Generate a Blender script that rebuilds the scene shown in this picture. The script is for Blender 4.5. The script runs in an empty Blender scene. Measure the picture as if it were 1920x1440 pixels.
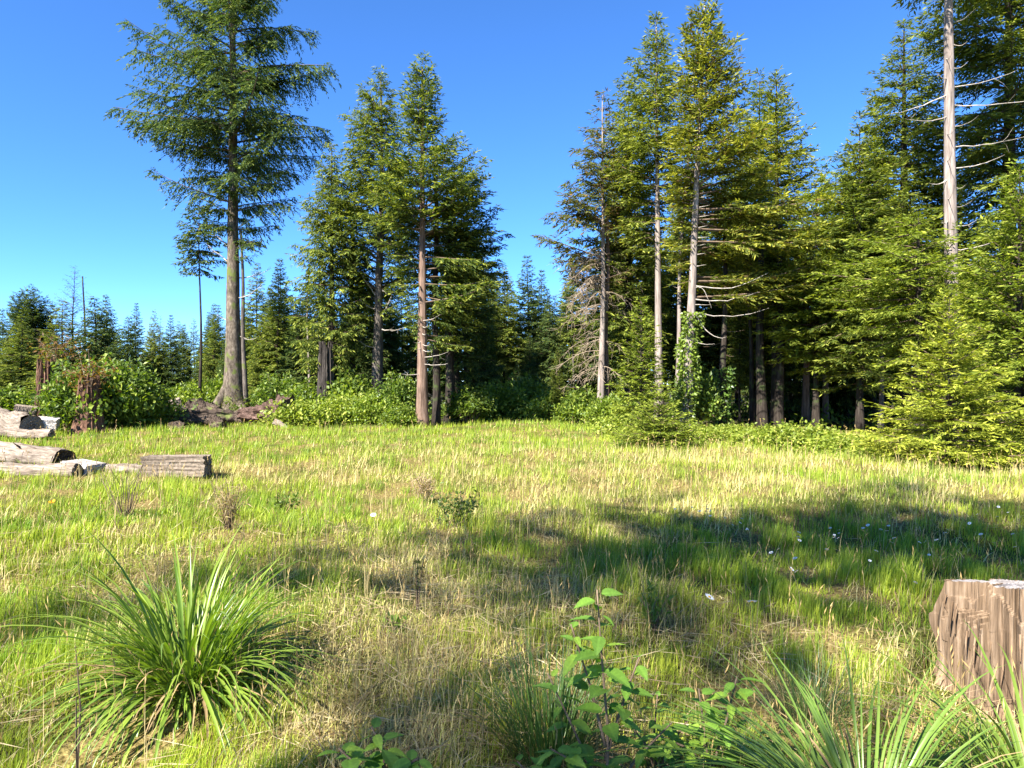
import bpy, math, random
import numpy as np
from mathutils import Vector, Matrix

# ------------------------------------------------------------------ camera, sky, sun, exposure
scene = bpy.context.scene
F, HZ, CAMZ = 1333.0, 720.0, 1.6          # focal length in photo pixels, horizon row, eye height
cam_d = bpy.data.cameras.new("camera"); cam = bpy.data.objects.new("camera", cam_d)
scene.collection.objects.link(cam)
cam_d.sensor_width = 36.0; cam_d.lens = 36.0 * F / 1920.0
cam_d.clip_start = 0.05; cam_d.clip_end = 3000
cam.location = (0, 0, CAMZ); cam.rotation_euler = (math.radians(90), 0, 0)
scene.camera = cam

SUN_EL, SUN_AZ = math.radians(44), math.radians(40)     # azimuth: from straight behind the viewer towards the left
sx, sy = -math.sin(SUN_AZ), -math.cos(SUN_AZ)
world = bpy.data.worlds.new("World"); scene.world = world; world.use_nodes = True
wn = world.node_tree
bg = wn.nodes["Background"]
sky = wn.nodes.new("ShaderNodeTexSky"); sky.sky_type = 'NISHITA'
sky.sun_disc = False; sky.sun_elevation = SUN_EL
sky.sun_rotation = math.atan2(sx, sy)
sky.altitude = 6000; sky.air_density = 1.3; sky.dust_density = 0.0; sky.ozone_density = 8.0
hsv = wn.nodes.new("ShaderNodeHueSaturation"); hsv.inputs["Saturation"].default_value = 1.1; hsv.inputs["Hue"].default_value = .502
wn.links.new(sky.outputs[0], hsv.inputs["Color"]); wn.links.new(hsv.outputs[0], bg.inputs[0]); bg.inputs[1].default_value = 0.097
sun_d = bpy.data.lights.new("sun", 'SUN'); sun_d.energy = 5.0; sun_d.angle = math.radians(0.7)
sun_d.color = (1.0, 0.965, 0.90)
sun = bpy.data.objects.new("sun", sun_d); scene.collection.objects.link(sun)
sdir = Vector((sx * math.cos(SUN_EL), sy * math.cos(SUN_EL), math.sin(SUN_EL)))
sun.rotation_euler = sdir.to_track_quat('Z', 'Y').to_euler()
vs = scene.view_settings
vs.view_transform = 'Standard'; vs.look = 'None'; vs.exposure = 2.0; vs.gamma = 1.0
scene.cycles.max_bounces = 4; scene.cycles.diffuse_bounces = 3; scene.cycles.transmission_bounces = 3
scene.cycles.glossy_bounces = 2; scene.cycles.use_denoising = True

# ------------------------------------------------------------------ helpers
C = scene.collection
def W(px, py, D): return ((px - 960) / F * D, D, CAMZ - (py - HZ) / F * D)
def gz(x, y):
    x = np.asarray(x, float); y = np.asarray(y, float)
    h = 0.035*np.sin(x*1.3+0.7*y+1)+0.03*np.sin(y*1.7-0.6*x)+0.02*np.sin(2.9*x-1.7*y+2)+0.05*np.sin(0.37*x+0.5*y)
    return h * np.clip(1.4 - np.hypot(x, y)/60, 0, 1)
def G(x, y): return float(gz(x, y))
def gd(py): return CAMZ * F / (py - HZ)
def unit(v): return v / np.maximum(np.linalg.norm(v, axis=-1, keepdims=True), 1e-9)
def fbm(x, y, seed=0, base=0.25, octs=4):
    r = np.random.RandomState(seed); t = np.zeros_like(np.asarray(x, float)); a = 1.0; f = base; s = 0
    for o in range(octs):
        for k in range(3):
            th = r.uniform(0, 6.28); ph = r.uniform(0, 6.28)
            t = t + a*np.sin((x*np.cos(th)+y*np.sin(th))*f*6.28*r.uniform(.7, 1.3)+ph)
        s += a*1.6; a *= .6; f *= 2.1
    return t / s

class Geo:
    def __init__(s): s.V = []; s.F = []; s.T = []; s.M = []; s.n = 0
    def add(s, V, Fq, tint=(1, 1, 1), mat=0):
        V = np.asarray(V, np.float32).reshape(-1, 3); Fq = np.asarray(Fq, np.int64).reshape(-1, 4)
        T = np.asarray(tint, np.float32)
        if T.ndim == 1: T = np.broadcast_to(T, (len(V), 3))
        s.V.append(V); s.F.append(Fq + s.n); s.T.append(T); s.M.append(np.full(len(Fq), mat, np.int32)); s.n += len(V)
    def mesh(s, name, mats, smooth=False):
        V = np.concatenate(s.V); Fq = np.concatenate(s.F); T = np.concatenate(s.T); M = np.concatenate(s.M)
        me = bpy.data.meshes.new(name)
        me.vertices.add(len(V)); me.vertices.foreach_set("co", V.ravel())
        tri = Fq[:, 2] == Fq[:, 3]
        cnt = np.where(tri, 3, 4)
        keep = np.ones(Fq.shape, bool); keep[tri, 3] = False
        me.loops.add(int(cnt.sum())); me.loops.foreach_set("vertex_index", Fq[keep].astype(np.int32))
        me.polygons.add(len(Fq))
        me.polygons.foreach_set("loop_start", np.concatenate([[0], np.cumsum(cnt)[:-1]]).astype(np.int32))
        me.polygons.foreach_set("material_index", M)
        me.polygons.foreach_set("use_smooth", np.full(len(Fq), smooth))
        for m in mats: me.materials.append(m)
        at = me.color_attributes.new("tint", 'FLOAT_COLOR', 'POINT')
        at.data.foreach_set("color", np.concatenate([T, np.ones((len(T), 1), np.float32)], 1).astype(np.float32).ravel())
        me.update(calc_edges=True)
        return me

def ob(name, me, parent=None, loc=(0, 0, 0), rot=(0, 0, 0), scale=(1, 1, 1)):
    o = bpy.data.objects.new(name, me); C.objects.link(o)
    o.location = loc; o.rotation_euler = rot; o.scale = scale
    if parent: o.parent = parent
    return o
def tag(o, label=None, cat=None, group=None, kind=None):
    if label: o["label"] = label
    if cat: o["category"] = cat
    if group: o["group"] = group
    if kind: o["kind"] = kind
    return o
def thing(name, label, cat, loc=(0, 0, 0), rz=0, group=None, scale=(1, 1, 1)):
    o = ob(name, None, None, loc, (0, 0, rz), scale); o.empty_display_size = .2
    return tag(o, label, cat, group)

def tube(geo, P, R, n=8, tint=(1, 1, 1), mat=0, rough=0.0, seed=0, cap=True, ridges=0):
    P = np.asarray(P, float); R = np.asarray(R, float); k = len(P)
    t = np.gradient(P, axis=0); t = unit(t)
    ref = np.where(np.abs(t[:, 2:3]) > .9, np.array([[1., 0, 0]]), np.array([[0, 0, 1.]]))
    if np.abs(t[:, 2]).mean() > .7: ref = np.tile([[1., 0, 0]], (k, 1))
    else: ref = np.tile([[0, 0, 1.]], (k, 1))
    u = unit(np.cross(t, ref)); w = np.cross(t, u)
    a = np.linspace(0, 2*math.pi, n, endpoint=False)
    rr = R[:, None] * np.ones((1, n))
    if rough:
        r = np.random.RandomState(seed)
        ph = r.uniform(0, 6.28, 6); fr = r.randint(1, 5, 6); fz = r.uniform(.2, 2.2, 6)
        z = np.linspace(0, k*.35, k)[:, None]
        d = sum(np.sin(a[None]*fr[i]+z*fz[i]+ph[i]) for i in range(6))/3
        if ridges:
            d = d + .8*np.sign(np.sin(a[None]*ridges+.6*np.sin(z*.9+a[None]*3)))*np.abs(np.sin(a[None]*ridges+.6*np.sin(z*.9)))**.5
        rr = rr*(1+rough*d)
        if ridges: rr = rr*(1+rough*.35*r.randn(k, n)*(r.rand(1, n) < .5))
    V = P[:, None]+rr[..., None]*(u[:, None]*np.cos(a)[None, :, None]+w[:, None]*np.sin(a)[None, :, None])
    i, j = np.meshgrid(np.arange(k-1), np.arange(n), indexing='ij'); j2 = (j+1) % n
    Fq = np.stack([i*n+j, i*n+j2, (i+1)*n+j2, (i+1)*n+j], -1).reshape(-1, 4)
    V = V.reshape(-1, 3)
    if cap:
        for e, row in ((0, 0), (1, k-1)):
            c = len(V); V = np.concatenate([V, P[row][None]])
            jj = np.arange(n); b = row*n
            q = np.stack([b+jj, b+(jj+1) % n, np.full(n, c), np.full(n, c)], -1)
            if e == 0: q = q[:, [1, 0, 2, 3]]
            Fq = np.concatenate([Fq, q])
    geo.add(V, Fq, tint, mat)

def kites(geo, q, d, L, wid, tint, rs, mat=0, nj=.7, fold=0.0, up=(0, 0, 1.)):
    """small leaf/needle-spray faces: base q, direction d, length L, width wid"""
    n = len(q); 
    nn = np.asarray(up)[None] + nj*rs.randn(n, 3)
    s = unit(np.cross(d, nn))
    L = np.broadcast_to(L, (n,))[:, None]; wd = np.broadcast_to(wid, (n,))[:, None]
    m = q+d*L*.45
    if fold: m = m + unit(np.cross(s, d))*wd*fold
    V = np.stack([q, m-s*wd*.5, q+d*L, m+s*wd*.5], 1)
    Fq = np.arange(n*4).reshape(n, 4)
    T = np.repeat(np.asarray(tint, np.float32).reshape(-1, 3) if np.ndim(tint) > 1 else np.tile(tint, (n, 1)), 4, 0)
    geo.add(V, Fq, T, mat)

# ------------------------------------------------------------------ materials
def newmat(name):
    m = bpy.data.materials.new(name); m.use_nodes = True
    nt = m.node_tree; nt.nodes.clear()
    out = nt.nodes.new("ShaderNodeOutputMaterial")
    return m, nt, out
def N(nt, t, **kw):
    n = nt.nodes.new(t)
    for k, v in kw.items(): setattr(n, k, v)
    return n
def leafmat(name, trans=.35, spec=.25, rough=.5, tcol=(1.25, 1.25, .45)):
    m, nt, out = newmat(name)
    at = N(nt, "ShaderNodeAttribute", attribute_name="tint")
    geo = N(nt, "ShaderNodeNewGeometry")
    tc = N(nt, "ShaderNodeTexCoord"); no = N(nt, "ShaderNodeTexNoise"); no.inputs["Scale"].default_value = 1.3
    nt.links.new(tc.outputs["Object"], no.inputs["Vector"])
    hs = N(nt, "ShaderNodeHueSaturation"); hs.inputs["Saturation"].default_value = 1.0
    mr = N(nt, "ShaderNodeMapRange"); mr.inputs[3].default_value = .82; mr.inputs[4].default_value = 1.2
    nt.links.new(no.outputs[0], mr.inputs[0]); mr.inputs[1].default_value = .3; mr.inputs[2].default_value = .7
    nt.links.new(at.outputs["Color"], hs.inputs["Color"]); nt.links.new(mr.outputs[0], hs.inputs["Value"])
    p = N(nt, "ShaderNodeBsdfPrincipled"); p.inputs["Roughness"].default_value = rough
    p.inputs["Specular IOR Level"].default_value = spec
    nt.links.new(hs.outputs[0], p.inputs["Base Color"])
    tr = N(nt, "ShaderNodeBsdfTranslucent")
    mu = N(nt, "ShaderNodeMix", data_type='RGBA', blend_type='MULTIPLY'); mu.inputs[0].default_value = 1
    nt.links.new(hs.outputs[0], mu.inputs[6]); mu.inputs[7].default_value = (*tcol, 1)
    nt.links.new(mu.outputs[2], tr.inputs[0])
    mx = N(nt, "ShaderNodeMixShader"); mx.inputs[0].default_value = trans
    nt.links.new(p.outputs[0], mx.inputs[1]); nt.links.new(tr.outputs[0], mx.inputs[2])
    nt.links.new(mx.outputs[0], out.inputs[0])
    return m
def woodmat(name, c1, c2, c3, scale=(9, 9, .8), bump=.6, moss=None, moss_amt=.5, rough=.9, dist=.02):
    m, nt, out = newmat(name)
    tc = N(nt, "ShaderNodeTexCoord"); mp = N(nt, "ShaderNodeMapping"); mp.inputs["Scale"].default_value = scale
    nt.links.new(tc.outputs["Object"], mp.inputs[0])
    n1 = N(nt, "ShaderNodeTexNoise"); n1.inputs["Scale"].default_value = 1.6; n1.inputs["Detail"].default_value = 8; n1.inputs["Roughness"].default_value = .7
    nt.links.new(mp.outputs[0], n1.inputs["Vector"])
    n2 = N(nt, "ShaderNodeTexNoise"); n2.inputs["Scale"].default_value = 1.1; n2.inputs["Detail"].default_value = 4
    nt.links.new(tc.outputs["Object"], n2.inputs["Vector"])
    cr = N(nt, "ShaderNodeValToRGB"); e = cr.color_ramp.elements
    e[0].position = .32; e[0].color = (*c1, 1); e[1].position = .72; e[1].color = (*c3, 1)
    k = e.new(.52); k.color = (*c2, 1)
    nt.links.new(n1.outputs[0], cr.inputs[0])
    mix = N(nt, "ShaderNodeMix", data_type='RGBA', blend_type='MULTIPLY'); mix.inputs[0].default_value = .55
    cr2 = N(nt, "ShaderNodeValToRGB"); cr2.color_ramp.elements[0].color = (.5, .48, .45, 1); cr2.color_ramp.elements[1].color = (1.2, 1.15, 1.1, 1)
    cr2.color_ramp.elements[0].position = .35; cr2.color_ramp.elements[1].position = .65
    nt.links.new(n2.outputs[0], cr2.inputs[0]); nt.links.new(cr.outputs[0], mix.inputs[6]); nt.links.new(cr2.outputs[0], mix.inputs[7])
    col = mix.outputs[2]
    if moss:
        n3 = N(nt, "ShaderNodeTexNoise"); n3.inputs["Scale"].default_value = 2.3; n3.inputs["Detail"].default_value = 6
        nt.links.new(tc.outputs["Object"], n3.inputs["Vector"])
        r3 = N(nt, "ShaderNodeMapRange"); r3.inputs[1].default_value = .62-.25*moss_amt; r3.inputs[2].default_value = .72-.25*moss_amt
        nt.links.new(n3.outputs[0], r3.inputs[0])
        m3 = N(nt, "ShaderNodeMix", data_type='RGBA'); nt.links.new(r3.outputs[0], m3.inputs[0])
        nt.links.new(col, m3.inputs[6]); m3.inputs[7].default_value = (*moss, 1); col = m3.outputs[2]
    at = N(nt, "ShaderNodeAttribute", attribute_name="tint")
    m4 = N(nt, "ShaderNodeMix", data_type='RGBA', blend_type='MULTIPLY'); m4.inputs[0].default_value = 1
    nt.links.new(col, m4.inputs[6]); nt.links.new(at.outputs["Color"], m4.inputs[7])
    p = N(nt, "ShaderNodeBsdfPrincipled"); p.inputs["Roughness"].default_value = rough; p.inputs["Specular IOR Level"].default_value = .15
    nt.links.new(m4.outputs[2], p.inputs["Base Color"])
    b = N(nt, "ShaderNodeBump"); b.inputs["Strength"].default_value = bump; b.inputs["Distance"].default_value = dist
    nt.links.new(n1.outputs[0], b.inputs["Height"]); nt.links.new(b.outputs[0], p.inputs["Normal"])
    nt.links.new(p.outputs[0], out.inputs[0])
    return m

M_need = leafmat("conifer_needles", .38, .06, .7, (1.2, 1.25, .5))
M_leaf = leafmat("broad_leaves", .4, .3, .45, (1.2, 1.35, .35))
M_grass = leafmat("grass_blades", .4, .25, .5, (1.2, 1.2, .5))
M_straw = leafmat("straw_blades", .3, .2, .6, (1.1, 1.0, .7))
M_blade = leafmat("tussock_blades", .32, .4, .34, (1.2, 1.35, .35))
M_ivy = leafmat("ivy_leaves", .3, .4, .4, (1.2, 1.3, .35))
M_petal = leafmat("daisy_petals", .3, .2, .6, (1, 1, 1))
M_barkg = woodmat("grey_conifer_bark", (.03, .025, .021), (.11, .092, .076), (.25, .22, .185), (10, 10, 1.6), .8, (.10, .12, .03), .15)
M_barkm = woodmat("mossy_spruce_bark", (.03, .023, .017), (.12, .095, .07), (.27, .225, .17), (7, 7, 2.6), .9, (.10, .115, .03), .32)
M_barkr = woodmat("reddish_fibrous_bark", (.05, .03, .02), (.19, .125, .09), (.36, .25, .19), (14, 14, .7), .9)
M_barkp = woodmat("pale_weathered_bark", (.09, .072, .062), (.25, .205, .175), (.42, .365, .325), (11, 11, .9), .7)
M_barkd = woodmat("dark_forest_bark", (.012, .009, .007), (.036, .028, .022), (.085, .07, .055), (12, 12, 1.2), .7, (.05, .07, .02), .3)
M_dead = woodmat("dead_branch_wood", (.2, .17, .14), (.42, .37, .31), (.6, .54, .47), (6, 6, 6), .2)
M_twig = woodmat("brown_twigs", (.09, .06, .04), (.17, .12, .08), (.28, .21, .15), (6, 6, 6), .2)
M_logpale = woodmat("sun_bleached_log", (.045, .03, .022), (.2, .16, .122), (.38, .33, .275), (1.5, 16, 16), .8, None, .5, .85)
M_logdark = woodmat("rotten_log_wood", (.014, .01, .007), (.075, .054, .04), (.22, .17, .13), (1.6, 20, 20), 1.0, (.12, .14, .04), .2, .95)
M_logred = woodmat("shattered_red_wood", (.02, .011, .008), (.095, .058, .045), (.25, .17, .135), (1.6, 18, 18), 1.0)
M_cut = woodmat("white_sawn_wood", (.2, .17, .14), (.42, .38, .34), (.62, .6, .57), (4, 4, 4), .3)
M_slab = woodmat("weathered_timber", (.07, .052, .038), (.22, .175, .13), (.36, .305, .24), (.9, 12, 22), .9)
M_snag = woodmat("charred_snag_wood", (.012, .01, .008), (.045, .037, .031), (.13, .112, .098), (9, 9, .5), 1.0)
M_snagr = woodmat("rotting_stump_wood", (.03, .016, .01), (.13, .07, .045), (.28, .17, .12), (10, 10, .5), 1.0)
M_stump = woodmat("stripped_stump_wood", (.04, .026, .015), (.195, .132, .082), (.37, .275, .19), (30, 30, 1.3), 1.0, None, .5, .9, .008)
M_stumptop = woodmat("grey_stump_top", (.1, .088, .08), (.22, .2, .19), (.36, .335, .325), (9, 3, 9), .6)

def groundmat():
    m, nt, out = newmat("meadow_soil")
    tc = N(nt, "ShaderNodeTexCoord")
    n1 = N(nt, "ShaderNodeTexNoise"); n1.inputs["Scale"].default_value = .9; n1.inputs["Detail"].default_value = 6
    n2 = N(nt, "ShaderNodeTexNoise"); n2.inputs["Scale"].default_value = 38; n2.inputs["Detail"].default_value = 6
    for n in (n1, n2): nt.links.new(tc.outputs["Object"], n.inputs["Vector"])
    r1 = N(nt, "ShaderNodeValToRGB"); e = r1.color_ramp.elements
    e[0].position = .38; e[0].color = (.085, .105, .022, 1); e[1].position = .6; e[1].color = (.22, .17, .075, 1)
    nt.links.new(n1.outputs[0], r1.inputs[0])
    r2 = N(nt, "ShaderNodeValToRGB"); e = r2.color_ramp.elements
    e[0].position = .35; e[0].color = (.35, .3, .22, 1); e[1].position = .68; e[1].color = (1.3, 1.25, 1.1, 1)
    nt.links.new(n2.outputs[0], r2.inputs[0])
    mu = N(nt, "ShaderNodeMix", data_type='RGBA', blend_type='MULTIPLY'); mu.inputs[0].default_value = 1
    nt.links.new(r1.outputs[0], mu.inputs[6]); nt.links.new(r2.outputs[0], mu.inputs[7])
    # leaf litter of the wood beyond the meadow
    sp = N(nt, "ShaderNodeSeparateXYZ"); nt.links.new(tc.outputs["Object"], sp.inputs[0])
    ad = N(nt, "ShaderNodeMath", operation='MULTIPLY_ADD'); nt.links.new(n1.outputs[0], ad.inputs[0]); ad.inputs[1].default_value = 5; nt.links.new(sp.outputs[1], ad.inputs[2])
    mr = N(nt, "ShaderNodeMapRange"); mr.inputs[1].default_value = 29; mr.inputs[2].default_value = 33
    nt.links.new(ad.outputs[0], mr.inputs[0])
    m2 = N(nt, "ShaderNodeMix", data_type='RGBA'); nt.links.new(mr.outputs[0], m2.inputs[0]); nt.links.new(mu.outputs[2], m2.inputs[6]); m2.inputs[7].default_value = (.045, .04, .022, 1)
    p = N(nt, "ShaderNodeBsdfPrincipled"); p.inputs["Roughness"].default_value = 1; p.inputs["Specular IOR Level"].default_value = .05
    nt.links.new(m2.outputs[2], p.inputs["Base Color"])
    b = N(nt, "ShaderNodeBump"); b.inputs["Strength"].default_value = .8; b.inputs["Distance"].default_value = .03
    nt.links.new(n2.outputs[0], b.inputs["Height"]); nt.links.new(b.outputs[0], p.inputs["Normal"])
    nt.links.new(p.outputs[0], out.inputs[0]); return m
M_ground = groundmat()

# ------------------------------------------------------------------ ground
def build_ground():
    a = np.concatenate([np.linspace(0, 30, 60), np.geomspace(31, 1500, 26)])
    xs = np.concatenate([-a[::-1], a[1:]]); ys = xs
    X, Y = np.meshgrid(xs, ys, indexing='ij'); n = len(xs)
    V = np.stack([X, Y, gz(X, Y)], -1).reshape(-1, 3)
    i, j = np.meshgrid(np.arange(n-1), np.arange(n-1), indexing='ij')
    Fq = np.stack([i*n+j, (i+1)*n+j, (i+1)*n+j+1, i*n+j+1], -1).reshape(-1, 4)
    g = Geo(); g.add(V, Fq); o = ob("ground", g.mesh("ground", [M_ground], True))
    tag(o, "grassy meadow floor running back under the trees", "ground", kind="structure")
build_ground()

# ------------------------------------------------------------------ conifers
BASE = dict(elev_top=45, elev_bot=-5, droop=.16, uptip=.12, hang=.25, lat=.44, lat_sp=.15, tw_sp=.085, tl=.21, tw=.05,
            dens=15, keep=1.0, jit=.25, c1=(.04, .068, .02), c2=(.085, .12, .028), tipc=(.16, .19, .04), tipp=.25, brown=.0, lr=0.0)
def crown_mesh(name, outline, seed, path, **kw):
    """outline: list of (z, r_left, r_right) of branch tips; path(z)->(x,y) of the stem"""
    s = dict(BASE); s.update(kw)
    rs = np.random.RandomState(seed); g = Geo()
    o = sorted(outline); oz = np.array([p[0] for p in o]); ol = np.array([p[1] for p in o]); orr = np.array([p[2] for p in o])
    z0, z1 = oz[0], oz[-1]
    nb = int((z1-z0)*s['dens']*s.get('dm', 1.25))
    zs = z0+(z1-z0)*(np.arange(nb)+rs.rand(nb))/nb
    wh = s.get('whorl', .38); wz = np.round((zs-z0)/wh)*wh+z0+rs.uniform(-.07, .07, nb)*1.0
    zs = np.clip(wz*.75+zs*.25, z0, z1)
    Q = []; Dn = []; Ls = []; Ts = []
    ga = 2.399963
    for b in range(nb):
        if rs.rand() > s['keep']: continue
        zt = zs[b]; f = (zt-z0)/(z1-z0)
        a = b*ga+rs.uniform(-.5, .5)
        if s['lr'] and rs.rand() < s['lr']: a = (0 if rs.rand() < .5 else math.pi)+rs.uniform(-.7, .7)
        if s.get('clear') is not None and zt < s['clear'] and math.sin(a) < -.55: continue
        ca = math.cos(a); wl = (1-ca)/2
        R = np.interp(zt, oz, ol)*wl+np.interp(zt, oz, orr)*(1-wl)
        R *= rs.uniform(1-s['jit']*1.2, 1+s['jit']*.5)
        R = max(R, .12)
        E = math.radians(s['elev_bot']+(s['elev_top']-s['elev_bot'])*f**1.3+rs.uniform(-9, 9))
        L = R/max(math.cos(E), .35)
        dr = s['droop']*rs.uniform(.5, 1.5); ut = s['uptip']*rs.uniform(.4, 1.4)
        zb = max(zt-L*(math.sin(E)-dr+ut), .15)
        px, py = path(zb); p0 = np.array([px, py, zb])
        out = np.array([ca, math.sin(a), 0]); sd = np.array([-math.sin(a), ca, 0]); zz = np.array([0, 0, 1.])
        bend = rs.uniform(-.18, .18)
        def P(t):
            t = t[:, None]
            return p0+L*(out*t*math.cos(E)+zz*(t*math.sin(E)-dr*t**2+ut*t**3)+sd*bend*t**2)
        tt = np.linspace(0, 1, 6)
        rb = .006+.011*L
        tube(g, P(tt), rb*(1-.85*tt), 4, (.8, .8, .8), 1, cap=False)
        nl = max(4, int(L/s['lat_sp'])*2)
        t = np.linspace(.1 if R < 1.2 else .18, 1, nl)+rs.uniform(-.03, .03, nl); t = np.clip(t, .05, 1)
        p = P(t); tg = unit(P(t+.02)-P(t-.02))
        sg = np.where(np.arange(nl) % 2 == 0, 1, -1)[:, None]
        dl = unit(tg*.62+sd*sg*.78+rs.randn(nl, 3)*.16-zz*s['hang']*rs.uniform(.2, 1.6, (nl, 1)))
        ll = (s['lat']*L*(1.05-.8*t)*np.minimum(1, t*4)+.10)*rs.uniform(.55, 1.25, nl)
        ll = np.minimum(ll, 1.3)
        nt = max(2, int(ll.max()/s['tw_sp']))
        u = (np.arange(nt)+.5)*s['tw_sp']
        for sg2 in (-1, 1):
            uu = u[None]+rs.uniform(-.4, .4, (nl, nt))*s['tw_sp']
            mk = uu < ll[:, None]+.02
            q = p[:, None]+dl[:, None]*uu[..., None]-zz*(s['hang']*.55*uu**2)[..., None]
            ds = unit(np.cross(dl, zz+.3*rs.randn(nl, 3)))
            d = dl[:, None]*.75+ds[:, None]*sg2*.6-zz*s['hang']*.5+rs.randn(nl, nt, 3)*.16
            Q.append(q[mk]); Dn.append(unit(d[mk]))
            fr = np.clip(uu/np.maximum(ll[:, None], .05), 0, 1)*(.4+.6*t[:, None])
            n = mk.sum(); fr = fr[mk]
            mixv = np.clip(rs.rand(n)*.75+.25*rs.rand(), 0, 1)[:, None]
            c = np.array(s['c1'])*(1-mixv)+np.array(s['c2'])*mixv
            tip = (rs.rand(n) < s['tipp']*fr*1.8)[:, None]
            c = np.where(tip, np.array(s['tipc'])*rs.uniform(.8, 1.2, (n, 1)), c)
            if s['brown']:
                br = (rs.rand(n) < s['brown'])[:, None]
                c = np.where(br, np.array([.17, .11, .05])*rs.uniform(.7, 1.2, (n, 1)), c)
            Ts.append(c); Ls.append(s['tl']*rs.uniform(.65, 1.25, n))
    Q = np.concatenate(Q); Dn = np.concatenate(Dn); Ls = np.concatenate(Ls); Ts = np.concatenate(Ts)
    kites(g, Q, Dn, Ls, s['tw']*rs.uniform(.7, 1.3, len(Q)), Ts, rs, nj=.5)
    return g.mesh(name, [M_need, M_twig])

def trunk_mesh(name, path, H, r0, mat, seed=0, n=12, flare=1.5, topfrac=1.0, rough=.06, ridges=0, rtop=.08, flen=.7):
    k = max(12, int(H*2.4)); z = np.linspace(-.15, H*topfrac, k)
    P = np.array([(*path(v), v) for v in z])
    R = r0*(1-(1-rtop)*np.clip(z/H, 0, 1)**.9)*(1+(flare-1)*np.exp(-np.maximum(z, 0)/flen))
    g = Geo(); tube(g, P, R, n, (1, 1, 1), 0, rough, seed, True, ridges)
    return g.mesh(name, [mat], True)

def dead_branch(parent, p0, p1, sag, r=.02, mat=None, name="dead_branch", seed=0, twigs=0, wob=.05):
    rs = np.random.RandomState(seed); t = np.linspace(0, 1, 9)[:, None]
    p0 = np.array(p0); p1 = np.array(p1); L = np.linalg.norm(p1-p0)
    P = p0*(1-t)+p1*t; P[:, 2] -= (sag*4*t*(1-t))[:, 0]; P[1:-1] += rs.randn(7, 3)*wob*L*.15
    g = Geo(); tube(g, P, r*(1-.8*t[:, 0]), 5, (1, 1, 1), 0, cap=True)
    for k in range(twigs):
        i = rs.randint(3, 8); d = unit((P[i]-P[i-1])+rs.randn(3)*.7*np.linalg.norm(P[i]-P[i-1]))
        e = P[i]+d*L*rs.uniform(.12, .3); m = (P[i]+e)/2+rs.randn(3)*.03
        tube(g, [P[i], m, e], [r*.35, r*.25, r*.1], 4, (1, 1, 1), 0)
    return ob(name, g.mesh(name, [mat or M_dead]), parent)

def hero(name, label, px, D, outline, bark, r0, top=None, lean=0.0, seed=1, group=None, curve=0.0, trunk_kw={}, clear_y=None, **kw):
    """outline rows are (photo y, left half-width px, right half-width px) read off the photograph at distance D"""
    k = D/F; X = (px-960)*k; zg = G(X, D)
    ow = kw.pop('ow', 1.12)
    zo = [(CAMZ-(y-HZ)*k-zg, l*k*ow, r*k*ow) for y, l, r in outline]
    H = max(p[0] for p in zo)
    leanm = lean*k
    if clear_y is not None: kw['clear'] = CAMZ-(clear_y-HZ)*k-zg
    def path(z):
        f = z/H
        return (leanm*f+curve*math.sin(f*5+seed), curve*.5*math.sin(f*4+seed*2))
    t = thing(name, label, "tree", (X, D, zg), 0, group)
    ob("trunk", trunk_mesh("trunk", path, H*.97, r0, bark, seed, **trunk_kw), t)
    ob("crown", crown_mesh("crown", zo, seed, path, **kw), t)
    t["H"] = H
    return t, path, k, zg

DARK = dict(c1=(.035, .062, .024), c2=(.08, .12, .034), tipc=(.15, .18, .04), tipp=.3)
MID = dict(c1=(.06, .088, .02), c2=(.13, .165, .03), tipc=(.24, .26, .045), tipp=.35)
BRIGHT = dict(c1=(.095, .13, .02), c2=(.19, .235, .03), tipc=(.28, .31, .045), tipp=.35)

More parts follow.
